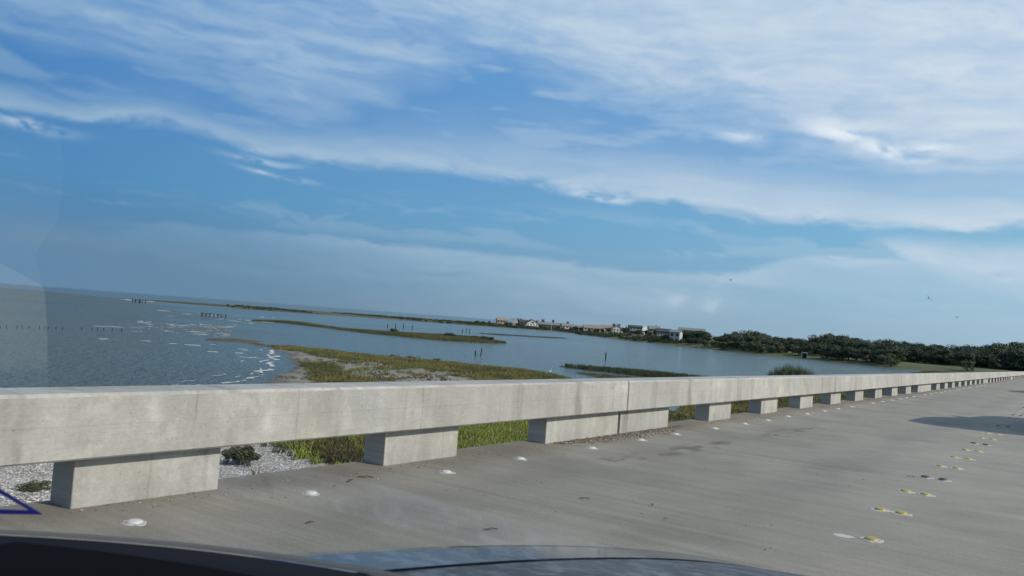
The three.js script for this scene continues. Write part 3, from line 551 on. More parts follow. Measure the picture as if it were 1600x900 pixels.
// ------------------------------------------------------------------ grasses (uncountable: one object per kind)
function tuftGeo(blades, h, spread, lean) {
  const pos = [];
  for (let i = 0; i < blades; i++) {
    const t = rr(0, 6.28), bx = Math.cos(t) * spread * rnd(), bz = Math.sin(t) * spread * rnd(), a = rr(0, 6.28), hh = h * rr(0.6, 1.1), w = 0.022 * h + 0.009, dx = Math.cos(a) * lean * hh * rnd(), dz = Math.sin(a) * lean * hh * rnd(), px = Math.cos(t + 1) * w, pz = Math.sin(t + 1) * w;
    pos.push(bx - px, -0.05, bz - pz, bx + px, -0.05, bz + pz, bx + dx * 0.4 + px * 0.7, hh * 0.6, bz + dz * 0.4 + pz * 0.7);
    pos.push(bx - px, -0.05, bz - pz, bx + dx * 0.4 + px * 0.7, hh * 0.6, bz + dz * 0.4 + pz * 0.7, bx + dx, hh, bz + dz);
  }
  return triGeo(pos);
}
const grassMat = mat(1, 1, 1, 0.8, { side: THREE.DoubleSide });
function grass(name, label, geo, spots) {
  const m = new THREE.InstancedMesh(geo, grassMat, spots.length), q = new THREE.Matrix4(), e = new THREE.Euler(), v = new THREE.Vector3(), sc = new THREE.Vector3(), qq = new THREE.Quaternion(), c = new THREE.Color();
  spots.forEach(([s, l, y, k, col], i) => { e.set(rr(-0.15, 0.15), rr(0, 6.28), rr(-0.15, 0.15)); q.compose(v.set(-l, y, -s), qq.setFromEuler(e), sc.set(k * rr(0.8, 1.3), k * rr(0.75, 1.3), k * rr(0.8, 1.3))); m.setMatrixAt(i, q); m.setColorAt(i, c.setRGB(...col)); });
  return top(m, name, label, 'grass', null, 'stuff');
}
function sow(n, s0, s1, l0, l1, want, yf, scale, tone) {
  const out = []; for (let i = 0; i < n; i++) { const s = rr(s0, s1), l = rr(l0, l1), w = want(s, l); if (rnd() > w) continue; const y = yf(s, l); if (y < WATER_Y + 0.06) continue; const f = rr(0.7, 1.3), c = tone(s, l); out.push([s, l, y, scale(s, l), c.map((v) => v * f)]); } return out;
}
const fine1 = tuftGeo(14, 0.34, 0.24, 0.7), marsh1 = tuftGeo(14, 0.26, 0.32, 0.5), reed1 = tuftGeo(14, 0.9, 0.35, 0.25);
const tone2 = (a, b, f) => (s, l) => mix3(a, b, sstep(0.35, 0.65, fbm(s * f + 20, l * f, 3)));
grass('green_grass', 'bright green grass behind the railing posts', fine1, sow(60000, 16, 56, 14, 34, (s, l) => cover(s, l).green * (0.25 + 0.75 * sstep(0.36, 0.52, fbm(s * 0.5 + 3, l * 0.5, 4))), spitH, (s, l) => 0.45 + 0.7 * fbm(s * 0.5, l * 0.5, 3), (s, l) => (rnd() < 0.12 ? [0.20, 0.17, 0.08] : mix3([0.15, 0.20, 0.03], [0.21, 0.25, 0.045], sstep(0.35, 0.65, fbm(s * 0.3 + 20, l * 0.3, 3))))));
grass('marsh_grass', 'olive and rust marsh grass covering the spit', marsh1, sow(90000, 38, 112, 20, 108, (s, l) => { const c = cover(s, l); return c.dry * 1.0 + c.scrub * 0.25 + c.bare * 0.03 * (1 - c.beach); }, spitH, (s, l) => 0.6 + 0.8 * fbm(s * 0.3 + 4, l * 0.3, 3), (s, l) => mix3(mix3([0.135, 0.145, 0.04], [0.175, 0.15, 0.048], sstep(0.4, 0.62, fbm(s * 0.12, l * 0.12, 3))), [0.06, 0.07, 0.025], sstep(3.2, 1.0, polyDist(spitPoly, s, l)) * 0 + sstep(0.5, 0.62, fbm(s * 0.35 + 8, l * 0.35, 3)) * 0.7)));
grass('scrub_grass', 'low grey green scrub on the sand', fine1, sow(20000, 38, 75, 38, 84, (s, l) => { const c = cover(s, l), q = sstep(0.46, 0.62, fbm(s * 0.55, l * 0.55, 4)); return Math.max(c.scrub * (0.25 + 0.75 * q), (1 - c.beach) * c.bare * q * 0.30, c.beach * 0.03 * q); }, spitH, () => 0.55, (s, l) => mix3([0.062, 0.068, 0.03], [0.15, 0.11, 0.035], sstep(55, 48, s) * 0.7 * sstep(0.4, 0.6, fbm(s * 0.3, l * 0.3, 2)))));
grass('bank_grass', 'dry grass along the bank beside the bridge', marsh1, sow(30000, 56, 300, 8, 40, (s, l) => 0.9, spitH, (s) => 0.6 + s * 0.002, tone2([0.11, 0.10, 0.032], [0.085, 0.095, 0.03], 0.15)));
grass('dark_grass', 'dark dead grass at the edge of the shell rubble', fine1, sow(5000, 17, 30, 19, 30, (s, l) => { const d = polyDist(Z.shell, s, l); return d > 0.3 ? 0.012 : (1 - sstep(0.8, 2.6, -d)) * 0.9; }, spitH, () => 0.95, tone2([0.045, 0.05, 0.02], [0.085, 0.065, 0.03], 0.5)));
for (const [k, n, geo, sc, ta, tb, nm, lb] of [['reed', 3000, reed1, 0.75, [0.045, 0.06, 0.022], [0.03, 0.042, 0.018], 'reeds', 'dark reeds standing on the islet'], ['low', 2600, marsh1, 0.75, [0.10, 0.095, 0.03], [0.075, 0.08, 0.026], 'islet_grass', 'olive grass on the small islet'], ['middle', 26000, reed1, 0.75, [0.10, 0.10, 0.034], [0.065, 0.076, 0.028], 'island_grass', 'green and tan marsh grass along the thin island'], ['sliver', 1500, reed1, 0.7, [0.045, 0.05, 0.022], [0.06, 0.06, 0.025], 'bar_grass', 'dark grass on the far mud bar']]) {
  const b = bound(islands[k], 2); grass(nm, lb, geo, sow(n, ...b, (s, l) => (polyDist(islands[k], s, l) > -1 ? 0.95 : 0), isleH[k], () => sc * 0.8, tone2(ta, tb, 0.12)));
}
// scrub massed on the far barrier
{
  const lb = []; for (let i = 0; i < 7; i++) lb.push([rr(-0.7, 0.7), rr(0.1, 0.55), rr(-0.7, 0.7), 0.4, 0.35, 0.4]);
  const g = foliage(lb, 160, 0.16, [[1, 1, 1]], 0.4); g.deleteAttribute('color');
  const spots = [];
  for (let i = 0; i < 5200; i++) { const a = rr(-19, 13), f = lineAt(shoreFront, a), d = f + rr(8, a < 0 ? 190 : 70), p = polar(a, d), y = farH(p.s, p.l); if (y < WATER_Y + 0.45) continue; const w = sstep(0.50, 0.60, fbm(p.s * 0.016 + 4, p.l * 0.016, 4)) * sstep(-19.5, -15, a) + sstep(-4, -2, a) * (1 - sstep(5.5, 7, a)) * 0.8; if (rnd() > w) continue; const t = rnd(); spots.push([p.s, p.l, y - 0.1, rr(1.0, 2.1) * (a > -5 && a < 6 ? 1.05 : 0.85), mix3([0.032, 0.046, 0.022], [0.075, 0.085, 0.032], t * t)]); }
  grass('scrub', 'dark green scrub massed along the barrier beach', g, spots);
}
// the spiky bush that shows over the railing
{
  const g = top(new THREE.Group(), 'reed_bush', 'spiky green bush showing above the far railing', 'bush'), s = 122, l = 33.6, pos = [], col = [];
  for (let i = 0; i < 2600; i++) { const t = rr(0, 6.28), r = Math.sqrt(rnd()), x = Math.cos(t) * r * 3.3, z = Math.sin(t) * r * 2.0, h = lerp(3.3, 1.7, r * r) * rr(0.6, 1.08), w = rr(0.02, 0.045), dx = x * 0.18 + rr(-0.25, 0.25), dz = z * 0.15 + rr(-0.25, 0.25), b = rr(0, h * 0.55), c0 = Math.cos(t * 7) * w, s0 = Math.sin(t * 7) * w; pos.push(x - c0, b, z - s0, x + c0, b, z + s0, x + dx, h, z + dz); const c = rr(0.7, 1.4), k = rnd() < 0.25 ? [0.10, 0.10, 0.035] : [0.055, 0.085, 0.03]; for (let j = 0; j < 3; j++) col.push(k[0] * c, k[1] * c, k[2] * c); }
  g.position.set(-l, spitH(s, l), -s); g.rotation.y = 0.6; part(g, 'foliage', triGeo(pos, col), M.leaf);
  part(g, 'stem', mergeGeometries([0, 1, 2, 3, 4].map((i) => limb(new THREE.Vector3(i * 0.5 - 1, -0.1, rr(-0.3, 0.3)), new THREE.Vector3(i * 0.7 - 1.4, 1.2, rr(-0.4, 0.4)), 0.05, 0.02, 5))), M.bark);
}
// shell rubble close to the bridge
{
  const g = new THREE.IcosahedronGeometry(0.5, 0); g.scale(1, 0.45, 0.8);
  const spots = sow(60000, 6, 27, 18, 29, (s, l) => cover(s, l).shell * 0.9, spitH, () => rr(0.022, 0.07) * (rnd() < 0.03 ? 2.2 : 1), () => { const w = rr(0.32, 0.60); return [w, w * 0.965, w * 0.89]; });
  const m = grass('shell_rubble', 'pale shell and stone rubble below the railing', g, spots); m.userData.category = 'rubble';
}

// ------------------------------------------------------------------ village houses
{
  const wallC = { white: mat(0.58, 0.58, 0.54, 0.8), cream: mat(0.52, 0.47, 0.38, 0.85), tan: mat(0.40, 0.33, 0.26, 0.85), grey: mat(0.22, 0.24, 0.25, 0.85), blue: mat(0.065, 0.085, 0.10, 0.8), slate: mat(0.10, 0.115, 0.125, 0.8), pale: mat(0.42, 0.44, 0.45, 0.8) };
  const roofC = { dark: mat(0.045, 0.05, 0.055, 0.8), grey: mat(0.17, 0.18, 0.18, 0.8), tan: mat(0.225, 0.185, 0.155, 0.85), pink: mat(0.25, 0.20, 0.175, 0.85), white: mat(0.48, 0.48, 0.47, 0.6) };
  const glass = phys(0.02, 0.025, 0.03, 0.12), trim = mat(0.6, 0.6, 0.57, 0.7), doorM = mat(0.10, 0.08, 0.065, 0.7), deckM = mat(0.2, 0.17, 0.13, 0.9);
  // gable: ridge across ('x') or toward the water ('z'); win = [columns, rows]; turn in degrees off facing the bridge
  function house(name, label, a, d, w, hgt, dep, wall, roof, gable, win, turn = 0, opt = {}) {
    const p = polar(a, d), y = farH(p.s, p.l), g = top(new THREE.Group(), name, label, 'house', opt.group ?? 'houses of the village across the lagoon');
    g.position.set(-p.l, y - 0.15, -p.s); g.rotation.y = Math.atan2(p.l, p.s) + turn * D2R;     // front (+z) looks back at the bridge
    const rh = (gable === 'z' ? w : dep) * (opt.pitch ?? 0.27), eave = hgt - rh, st = opt.stilts ?? 0;
    part(g, 'wall', box(w, eave - st, dep, 0, (eave + st) / 2, 0), wallC[wall]);
    if (st) for (const x of [-0.42, -0.14, 0.14, 0.42]) for (const z of [-0.42, 0.42]) part(g, 'stilt', box(0.3, st, 0.3, x * w, st / 2, z * dep), deckM);
    const o = 0.5, s = new THREE.Shape(), span = gable === 'z' ? w : dep, run = gable === 'z' ? dep : w;
    s.moveTo(-span / 2 - o, -0.12); s.lineTo(0, rh); s.lineTo(span / 2 + o, -0.12); s.lineTo(span / 2 + o, 0.10); s.lineTo(0, rh + 0.26); s.lineTo(-span / 2 - o, 0.10); s.closePath();
    const rg = new THREE.ExtrudeGeometry(s, { depth: run + 2 * o, bevelEnabled: false }); rg.translate(0, eave, -(run + 2 * o) / 2); if (gable === 'x') rg.rotateY(Math.PI / 2);
    const rf = part(g, 'roof', rg, roofC[roof]); if (opt.chimney) part(rf, 'chimney', box(0.7, 1.3, 0.7, w * 0.2, eave + rh * 0.8 + 0.5, -0.2), wallC[wall]);
    const ts = new THREE.Shape(); ts.moveTo(-span / 2, 0); ts.lineTo(0, rh); ts.lineTo(span / 2, 0); ts.closePath(); const tg = new THREE.ExtrudeGeometry(ts, { depth: run - 0.02, bevelEnabled: false }); tg.translate(0, eave, -(run - 0.02) / 2); if (gable === 'x') tg.rotateY(Math.PI / 2); part(g, 'gable_wall', tg, wallC[wall]);
    const [nc, nr] = win, ch = (eave - st) / nr;
    for (let r = 0; r < nr; r++) for (let c = 0; c < nc; c++) {
      const ww = Math.min(1.7, w / nc * 0.55), wh = Math.min(1.6, ch * 0.6), x = (c + 0.5) / nc * w - w / 2, yy = st + (r + 0.5) * ch;
      if (r === 0 && c === (nc >> 1) && !st) { const dr = part(g, 'door', box(1.1, Math.min(2.2, ch * 0.85), 0.12, x, Math.min(1.1, ch * 0.43), dep / 2 + 0.03), doorM); part(dr, 'door_handle', box(0.06, 0.2, 0.06, x + 0.4, 1.05, dep / 2 + 0.12), trim); continue; }
      const f = part(g, 'window', box(ww + 0.2, wh + 0.2, 0.10, x, yy, dep / 2 + 0.03), trim); part(f, 'pane', box(ww, wh, 0.05, x, yy, dep / 2 + 0.075), glass);
    }
    if (gable === 'z' && opt.big) { const f = part(g, 'window', box(w * 0.3, rh * 0.4, 0.1, 0, eave + rh * 0.28, dep / 2 + 0.03), trim); part(f, 'pane', box(w * 0.27, rh * 0.34, 0.05, 0, eave + rh * 0.28, dep / 2 + 0.08), glass); }
    for (let k = 0; k < 2; k++) { const f = part(g, 'window', box(0.10, 1.3, 1.1, w / 2 + 0.03, st + ch * 0.5, (k - 0.5) * dep * 0.5), trim); part(f, 'pane', box(0.05, 1.1, 0.9, w / 2 + 0.075, st + ch * 0.5, (k - 0.5) * dep * 0.5), glass); }
    if (opt.deck) { part(g, 'balcony', box(w * 0.96, 0.18, 1.8, 0, st + ch * (nr > 1 ? 1 : 0.02), dep / 2 + 0.95), trim); for (let k = 0; k < 6; k++) part(g, 'baluster', box(0.09, 0.9, 0.09, (k / 5 - 0.5) * w * 0.92, st + ch * (nr > 1 ? 1 : 0.02) + 0.5, dep / 2 + 1.75), trim); part(g, 'balcony_rail', box(w * 0.96, 0.1, 0.1, 0, st + ch * (nr > 1 ? 1 : 0.02) + 1, dep / 2 + 1.75), trim); }
    return g;
  }
  house('tan_house', 'tan house with pinkish roof at the end of the village row', -0.5, 878, 12, 7.6, 9, 'tan', 'pink', 'x', [4, 2], 10);
  house('barn_house', 'house with one steep white roof slope beside the pink roofed house', 0.3, 862, 10, 8.2, 9, 'grey', 'white', 'z', [3, 2], 38, { pitch: 0.45 });
  house('gabled_house', 'large white gabled house with dark windows facing the lagoon', 1.5, 838, 12, 8.4, 11, 'white', 'dark', 'z', [4, 2], 14, { pitch: 0.32, big: true, deck: true });
  house('dark_roof_house', 'dark roofed wing beside the large white gabled house', 0.95, 850, 9, 7.4, 8, 'slate', 'dark', 'x', [3, 2], 14);
  house('row_house', 'long low grey row house under a dark roof', 2.75, 866, 24, 6.8, 9, 'slate', 'grey', 'x', [9, 2], 0);
  house('cream_house', 'cream house with grey roof behind dark yard trees', 4.0, 835, 13, 6.8, 9, 'cream', 'grey', 'x', [4, 2], 16);
  house('low_house', 'low grey roofed house between cream house and tan roofs', 4.85, 850, 16, 5.8, 9, 'grey', 'grey', 'x', [5, 1], 4);
  house('arcade_house', 'long white house with tan roof and dark arched openings', 5.75, 760, 17, 6.6, 10, 'white', 'tan', 'x', [6, 2], 6);
  house('arcade_house', 'second tan roofed house set back beside the long white one', 6.7, 770, 11, 6.5, 9, 'cream', 'tan', 'x', [4, 2], 6);
  house('white_house', 'small bright white house under the twin palms', 7.35, 640, 7.4, 5.4, 7, 'white', 'tan', 'z', [3, 2], 14);
  house('stilt_house', 'dark slate house with flat dark roof and balcony', 8.6, 598, 9, 6.2, 8, 'slate', 'dark', 'x', [4, 2], 8, { deck: true, pitch: 0.14 });
  house('white_roof_house', 'pale house with gleaming white roof beside the slate house', 9.2, 606, 7, 5.6, 8, 'pale', 'white', 'x', [3, 2], 20, { pitch: 0.35 });
  house('grey_house', 'grey house between the white roof and the dark blue house', 9.85, 562, 7, 6.4, 7, 'grey', 'grey', 'x', [3, 2], 10, { chimney: true });
  house('blue_house', 'dark blue house on stilts near the lawn', 10.5, 494, 8.4, 6.6, 7.5, 'blue', 'dark', 'x', [4, 1], 4, { stilts: 2.4, deck: true, pitch: 0.2 });
  house('tower_house', 'tall grey house whose white side wall catches the sun', 11.35, 470, 5.6, 6.7, 6, 'pale', 'grey', 'x', [2, 2], -16, { pitch: 0.2 });
  house('long_house', 'long grey green roofed building behind the shore trees', 12.35, 606, 18, 6.9, 8, 'grey', 'grey', 'x', [8, 2], -4, { pitch: 0.2 });
  // boat shed and trailer under the oaks
  const sp = polar(19.6, 361), sh = top(new THREE.Group(), 'boat_shed', 'tiny white open fronted shed on the wooded shore', 'shed'); sh.position.set(-sp.l, farH(sp.s, sp.l), -sp.s); sh.rotation.y = Math.atan2(sp.l, sp.s);
  part(sh, 'wall', mergeGeometries([box(2.2, 0.25, 2, 0, 1.9, 0), box(0.22, 1.8, 2, -1, 0.9, 0), box(0.22, 1.8, 2, 1, 0.9, 0)]), wallC.white); part(sh, 'back_wall', box(1.8, 1.8, 0.12, 0, 0.9, -0.9), roofC.dark); part(sh, 'roof', box(2.6, 0.12, 2.4, 0, 2.1, 0), wallC.white);
  const tp = polar(21.4, 368), tr = top(new THREE.Group(), 'camper_trailer', 'boxy pale camper trailer parked under the oaks', 'trailer'); tr.position.set(-tp.l, farH(tp.s, tp.l), -tp.s); tr.rotation.y = Math.atan2(tp.l, tp.s) + 0.15;
  part(tr, 'body', new RoundedBoxGeometry(5.6, 2.1, 2.2, 3, 0.2).translate(0, 1.55, 0), wallC.grey); for (const x of [-1.6, 0.2, 1.7]) part(tr, 'window', box(0.9, 0.6, 0.06, x, 1.9, 1.11), glass); for (const z of [-0.9, 0.9]) part(tr, 'wheel', new THREE.CylinderGeometry(0.33, 0.33, 0.22, 16).rotateX(Math.PI / 2).translate(0.3, 0.33, z), roofC.dark); part(tr, 'hitch', box(1.3, 0.12, 0.5, 3.3, 0.5, 0), roofC.dark);
  const fp = polar(2.9, 775), fl = top(new THREE.Group(), 'flag_pole', 'thin white pole on the village shore', 'pole'); fl.position.set(-fp.l, farH(fp.s, fp.l), -fp.s); part(fl, 'pole', new THREE.CylinderGeometry(0.1, 0.16, 8, 8).translate(0, 3.8, 0), wallC.white); part(fl, 'finial', new THREE.SphereGeometry(0.2, 8, 6).translate(0, 7.85, 0), wallC.white);
  // small dock on the village shore
  const kp = polar(12.3, 416), dk = top(new THREE.Group(), 'dock', 'low grey timber dock in front of the grey houses', 'dock'); dk.position.set(-kp.l, WATER_Y, -kp.s); dk.rotation.y = Math.atan2(kp.l, kp.s) + 0.1;
  for (let i = 0; i < 8; i++) part(dk, 'plank', box(1.6, 0.12, 2.2, (i - 3.5) * 1.64, 0.75, 0), deckM); for (let i = 0; i < 5; i++) part(dk, 'pile', new THREE.CylinderGeometry(0.14, 0.16, 2.6, 8).translate((i - 2) * 3, -0.1, 1), M.bark);
}

// ------------------------------------------------------------------ pilings, foam, birds
{
  const wood = mat(0.045, 0.038, 0.032, 0.9), pale = mat(0.30, 0.29, 0.26, 0.85), foamM = mat(0.46, 0.48, 0.48, 0.95);
  function piling(s, l, h, r, label, group, lean = 0.06) {
    const g = top(new THREE.Group(), 'piling', label, 'piling', group); g.position.set(-l, WATER_Y, -s); g.rotation.set(rr(-lean, lean), rr(0, 6), rr(-lean, lean));
    const c = new THREE.CylinderGeometry(r * 0.78, r, h + 1.0, 9, 3), p = c.attributes.position; for (let i = 0; i < p.count; i++) p.setXYZ(i, p.getX(i) * rr(0.85, 1.15), p.getY(i), p.getZ(i) * rr(0.85, 1.15)); c.translate(0, (h + 1) / 2 - 1, 0); c.computeVertexNormals();
    part(g, 'post', c, wood); const t = new THREE.ConeGeometry(r * 0.8, r * 1.2, 9); t.translate(rr(-0.02, 0.02), h + r * 0.5, 0); part(g, 'worn_top', t, wood); return g;
  }
  for (const [s, l] of [[57.8, 127.6], [58.9, 128.2], [60.8, 129.2], [61.8, 129.8], [63.1, 130.4], [64.2, 129.6], [65.2, 130.1], [65.9, 130.4], [67.5, 131.2], [67.9, 130], [71.9, 131.9], [73.1, 131], [74.2, 131.3], [75.2, 131.2], [76.4, 130.8], [78.8, 132.1], [55.5, 126.5], [54, 125.8], [52.4, 125]]) piling(s, l, rr(0.15, 0.5), 0.085, 'short broken piling in the row standing in the open bay', 'row of broken pilings in the bay');
  for (const [s, l] of [[250, 230], [252.5, 228], [256, 227], [257, 223], [279.7, 214.8], [285.9, 217.5], [281, 212]]) piling(s, l, rr(1.3, 2.1), 0.2, 'dark piling standing behind the marsh island', 'pilings behind the marsh island');
  piling(117.7, 87.1, 0.75, 0.16, 'stubby lower piling of the leaning pair in the lagoon', null, 0.12); piling(119, 86.9, 1.25, 0.13, 'taller leaning piling of the pair in the lagoon', null, 0.14); piling(148.6, 77.7, 1.5, 0.15, 'single slim piling standing alone in the lagoon', null, 0.08);
  // ruined platform among the breakers
  const pf = top(new THREE.Group(), 'ruined_platform', 'ruined dark timber platform standing among the breakers', 'platform'); pf.position.set(-256, WATER_Y, -187); pf.rotation.y = 0.9;
  for (let i = 0; i < 7; i++) for (const z of [-1.5, 1.5]) part(pf, 'pile', new THREE.CylinderGeometry(0.13, 0.16, 2.1, 7).translate((i - 3) * 1.35, 0.1, z), wood);
  for (let i = 0; i < 9; i++) { if (i === 4 || i === 7) continue; part(pf, 'plank', box(0.95, 0.14, 3.4, (i - 4) * 1.02, 1.18 + rr(-0.05, 0.05), 0), wood); }
  // wreck timbers off the end of the barrier
  const wk = top(new THREE.Group(), 'wreck_timbers', 'cluster of dark timbers off the end of the barrier beach', 'timbers'); wk.position.set(-560, WATER_Y, -345); for (let i = 0; i < 9; i++) part(wk, 'timber', new THREE.CylinderGeometry(0.3, 0.4, rr(1.8, 3.6), 7).rotateZ(rr(-0.2, 0.2)).translate(i * 1.5 - 6, 0.6, rr(-3, 3)), wood);
  // breaking crests: short ragged ridges of foam
  const geos = [];
  function crest(s, l, len, wid, dir) {
    const n = 9, pos = [], idx = [], hgt = wid * 0.24, jj = rr(0, 40), c = Math.cos(dir), q = Math.sin(dir);
    for (let i = 0; i <= n; i++) { const t = i / n * 2 - 1, taper = Math.sqrt(Math.max(0, 1 - t * t)) * (0.45 + 0.9 * vnoise(i * 0.9 + jj, jj)), mx = t * len / 2, bend = (vnoise(i * 0.5 + jj, 3) - 0.5) * wid * 1.6;
      for (const [k, hh] of [[-0.5, 0], [-0.15, 1], [0.2, 0.7], [0.55, 0]]) { const cx = mx, cz = k * wid * taper + bend; pos.push(-(l + cx * q + cz * c), WATER_Y + 0.02 + hgt * hh * taper, -(s + cx * c - cz * q)); } }
    for (let i = 0; i < n; i++) for (let k = 0; k < 3; k++) { const a = i * 4 + k; idx.push(a, a + 1, a + 4, a + 1, a + 5, a + 4); }
    const g = new THREE.BufferGeometry(); g.setAttribute('position', new THREE.Float32BufferAttribute(pos, 3)); g.setIndex(idx); g.computeVertexNormals(); geos.push(g);
  }
  const along = 0.72;   // crests lie across the view, roughly parallel to the sand bars
  for (const [s, l, len, w] of [[82.8, 146, 2.2, 0.5], [85, 147, 1.6, 0.4], [86, 145.5, 2.6, 0.6], [61.7, 107.5, 1.5, 0.7], [66.5, 105.4, 1.6, 0.6], [67.7, 101.1, 1.2, 0.5], [69.2, 98.1, 1.6, 0.8], [68.7, 99.1, 0.9, 0.5], [63.7, 86.8, 1.5, 0.7], [66.3, 85.2, 1.2, 0.7], [72.5, 92.5, 1.6, 0.4], [62.8, 78.6, 3, 0.35], [74, 101, 0.8, 0.4], [71, 90, 1, 0.3]]) crest(s, l, len, w * 0.38, Math.atan2(l, s) + 1.57 + rr(-0.2, 0.2));
  for (let i = 0; i < 260; i++) { const t = rnd(), a = lerp(-24.2, -15.5, rnd()), d0 = rnd() < 0.6 ? rr(150, 220) : rr(215, 400), p = polar(a, d0); if (d0 > 215 && a < -20 && rnd() < 0.75) continue; if (d0 < 230 && a > -18.3) continue; if (fbm(p.s * 0.03, p.l * 0.03, 3) < 0.44) continue; crest(p.s, p.l, (0.35 + 3.0 * rnd() ** 3) * d0 / 200, rr(0.07, 0.26) * d0 / 190, Math.atan2(p.l, p.s) + 1.57 + rr(-0.22, 0.22)); }
  for (let i = 0; i < 14; i++) { const p = polar(rr(-25, -23), rr(820, 900)); crest(p.s, p.l, rr(3, 9), 0.7, Math.atan2(p.l, p.s) + 1.57); }
  // swash along the curve of the beach
  function surf(off, width, gap) {
    const line = [[77, 92], [71.5, 84.6], [66, 77.6], [60.5, 71.2], [55, 65.2], [50, 60], [45, 56], [38, 51.5]], N = 150, pos = [], idx = [];
    for (let i = 0; i <= N; i++) { const t = i / N * (line.length - 1), j = Math.min(line.length - 2, Math.floor(t)), f = t - j, s = lerp(line[j][0], line[j + 1][0], f), l = lerp(line[j][1], line[j + 1][1], f);
      const wob = (fbm(i * 0.12 + off * 7, off * 3, 4) - 0.5) * 2.2, w = width * sstep(gap, gap + 0.22, fbm(i * 0.11 + off * 13, 9 + off, 4)) * (0.5 + vnoise(i * 0.7, off)) + 0.004, o = off + wob;
      for (const [k, hh] of [[-0.5, 0], [0, 0.2], [0.5, 0]]) pos.push(-(l + (o + k * w) * 0.72), WATER_Y + 0.025 + hh * w * 0.4, -(s - (o + k * w) * 0.70)); }
    for (let i = 0; i < N; i++) for (let k = 0; k < 2; k++) { const a = i * 3 + k; idx.push(a, a + 1, a + 3, a + 1, a + 4, a + 3); }
    const g = new THREE.BufferGeometry(); g.setAttribute('position', new THREE.Float32BufferAttribute(pos, 3)); g.setIndex(idx); g.computeVertexNormals(); geos.push(g);
  }
  surf(0.3, 0.55, 0.36); surf(1.5, 0.34, 0.46); surf(3.0, 0.26, 0.54);
  top(new THREE.Mesh(mergeGeometries(geos), foamM), 'foam', 'white foam of small waves breaking on the bars and beach', 'foam', null, 'stuff');
  // gulls in flight: one skin from wing tip to wing tip
  function bird(a, e, d, span, roll, yaw, label, m) {
    const st = [[-1, 0.10, -0.10, 0.02], [-0.72, 0.16, -0.02, 0.07], [-0.4, 0.20, 0.06, 0.10], [-0.1, 0.05, 0.0, 0.15]], pos = [], rows = [];
    const all = [...st.map((q) => q), [0, 0.0, 0, 0.2], ...st.slice().reverse().map(([x, y, z, c]) => [-x, y, z, c])];
    for (const [x, y, z, c] of all) { const X = x * 0.5, th = Math.abs(x) < 0.15 ? 0.05 : 0.012; rows.push([[X, y, z - c * 0.6], [X, y + th, z], [X, y, z + c * 0.6], [X, y - th, z]]); }
    for (let i = 0; i < rows.length - 1; i++) for (let k = 0; k < 4; k++) { const A = rows[i][k], B = rows[i + 1][k], C = rows[i][(k + 1) % 4], D = rows[i + 1][(k + 1) % 4]; pos.push(...A, ...B, ...C, ...B, ...D, ...C); }
    const body = new THREE.SphereGeometry(0.06, 10, 8); body.scale(0.9, 0.85, 3.2); const head = new THREE.SphereGeometry(0.045, 8, 6).translate(0, 0.02, -0.2), beak = new THREE.ConeGeometry(0.015, 0.07, 6).rotateX(-Math.PI / 2).translate(0, 0.015, -0.27), tail = new THREE.ConeGeometry(0.06, 0.14, 6).scale(1, 1, 0.3).rotateX(Math.PI / 2).translate(0, 0, 0.22);
    const w = triGeo(pos); const gg = mergeGeometries([w, ...[body, head, beak, tail].map((q) => { const n = q.toNonIndexed(); n.deleteAttribute('uv'); return n; })]); gg.scale(span, span, span);
    const o = top(new THREE.Mesh(gg, m), 'gull', label, 'bird', 'gulls in the sky'), p = polar(a, d); o.position.set(-p.l, 1.4 + Math.tan(e * D2R) * d, -p.s); o.rotation.set(0.1, Math.atan2(p.l, p.s) + yaw, roll);
  }
  const gm = mat(0.10, 0.10, 0.10, 0.8);
  bird(14.7, 3.8, 190, 1.35, 0.25, 0.5, 'gull gliding above the village end of the lagoon', gm); bird(26.6, 3.3, 175, 1.4, -0.85, 0.3, 'gull banking steeply with one wing down over the oaks', gm); bird(28.2, 2.2, 190, 1.3, 0.12, 0.2, 'gull gliding level just above the oak tops', gm);
  // egret standing at the edge of the marsh
  { const s = 90.2, l = 54.9, g = top(new THREE.Mesh(mergeGeometries([new THREE.SphereGeometry(0.13, 10, 8).scale(1.7, 0.85, 0.8).translate(0, 0.5, 0), limb(new THREE.Vector3(0.16, 0.52, 0), new THREE.Vector3(0.24, 0.78, 0), 0.04, 0.025), limb(new THREE.Vector3(0.24, 0.78, 0), new THREE.Vector3(0.20, 0.94, 0), 0.025, 0.025), new THREE.SphereGeometry(0.04, 8, 6).translate(0.22, 0.96, 0), limb(new THREE.Vector3(0.24, 0.96, 0), new THREE.Vector3(0.37, 0.94, 0), 0.015, 0.004), limb(new THREE.Vector3(0.02, 0.45, 0.04), new THREE.Vector3(0.0, -0.02, 0.05), 0.014, 0.012), limb(new THREE.Vector3(-0.04, 0.45, -0.04), new THREE.Vector3(-0.05, -0.02, -0.05), 0.014, 0.012)].map((q) => q.index ? q.toNonIndexed() : q)), mat(0.75, 0.75, 0.72, 0.8)), 'egret', 'white egret standing at the edge of the marsh grass', 'bird'); g.position.set(-l, Math.max(spitH(s, l), WATER_Y - 0.1), -s); g.rotation.y = 0.5; g.scale.setScalar(0.75); }
}

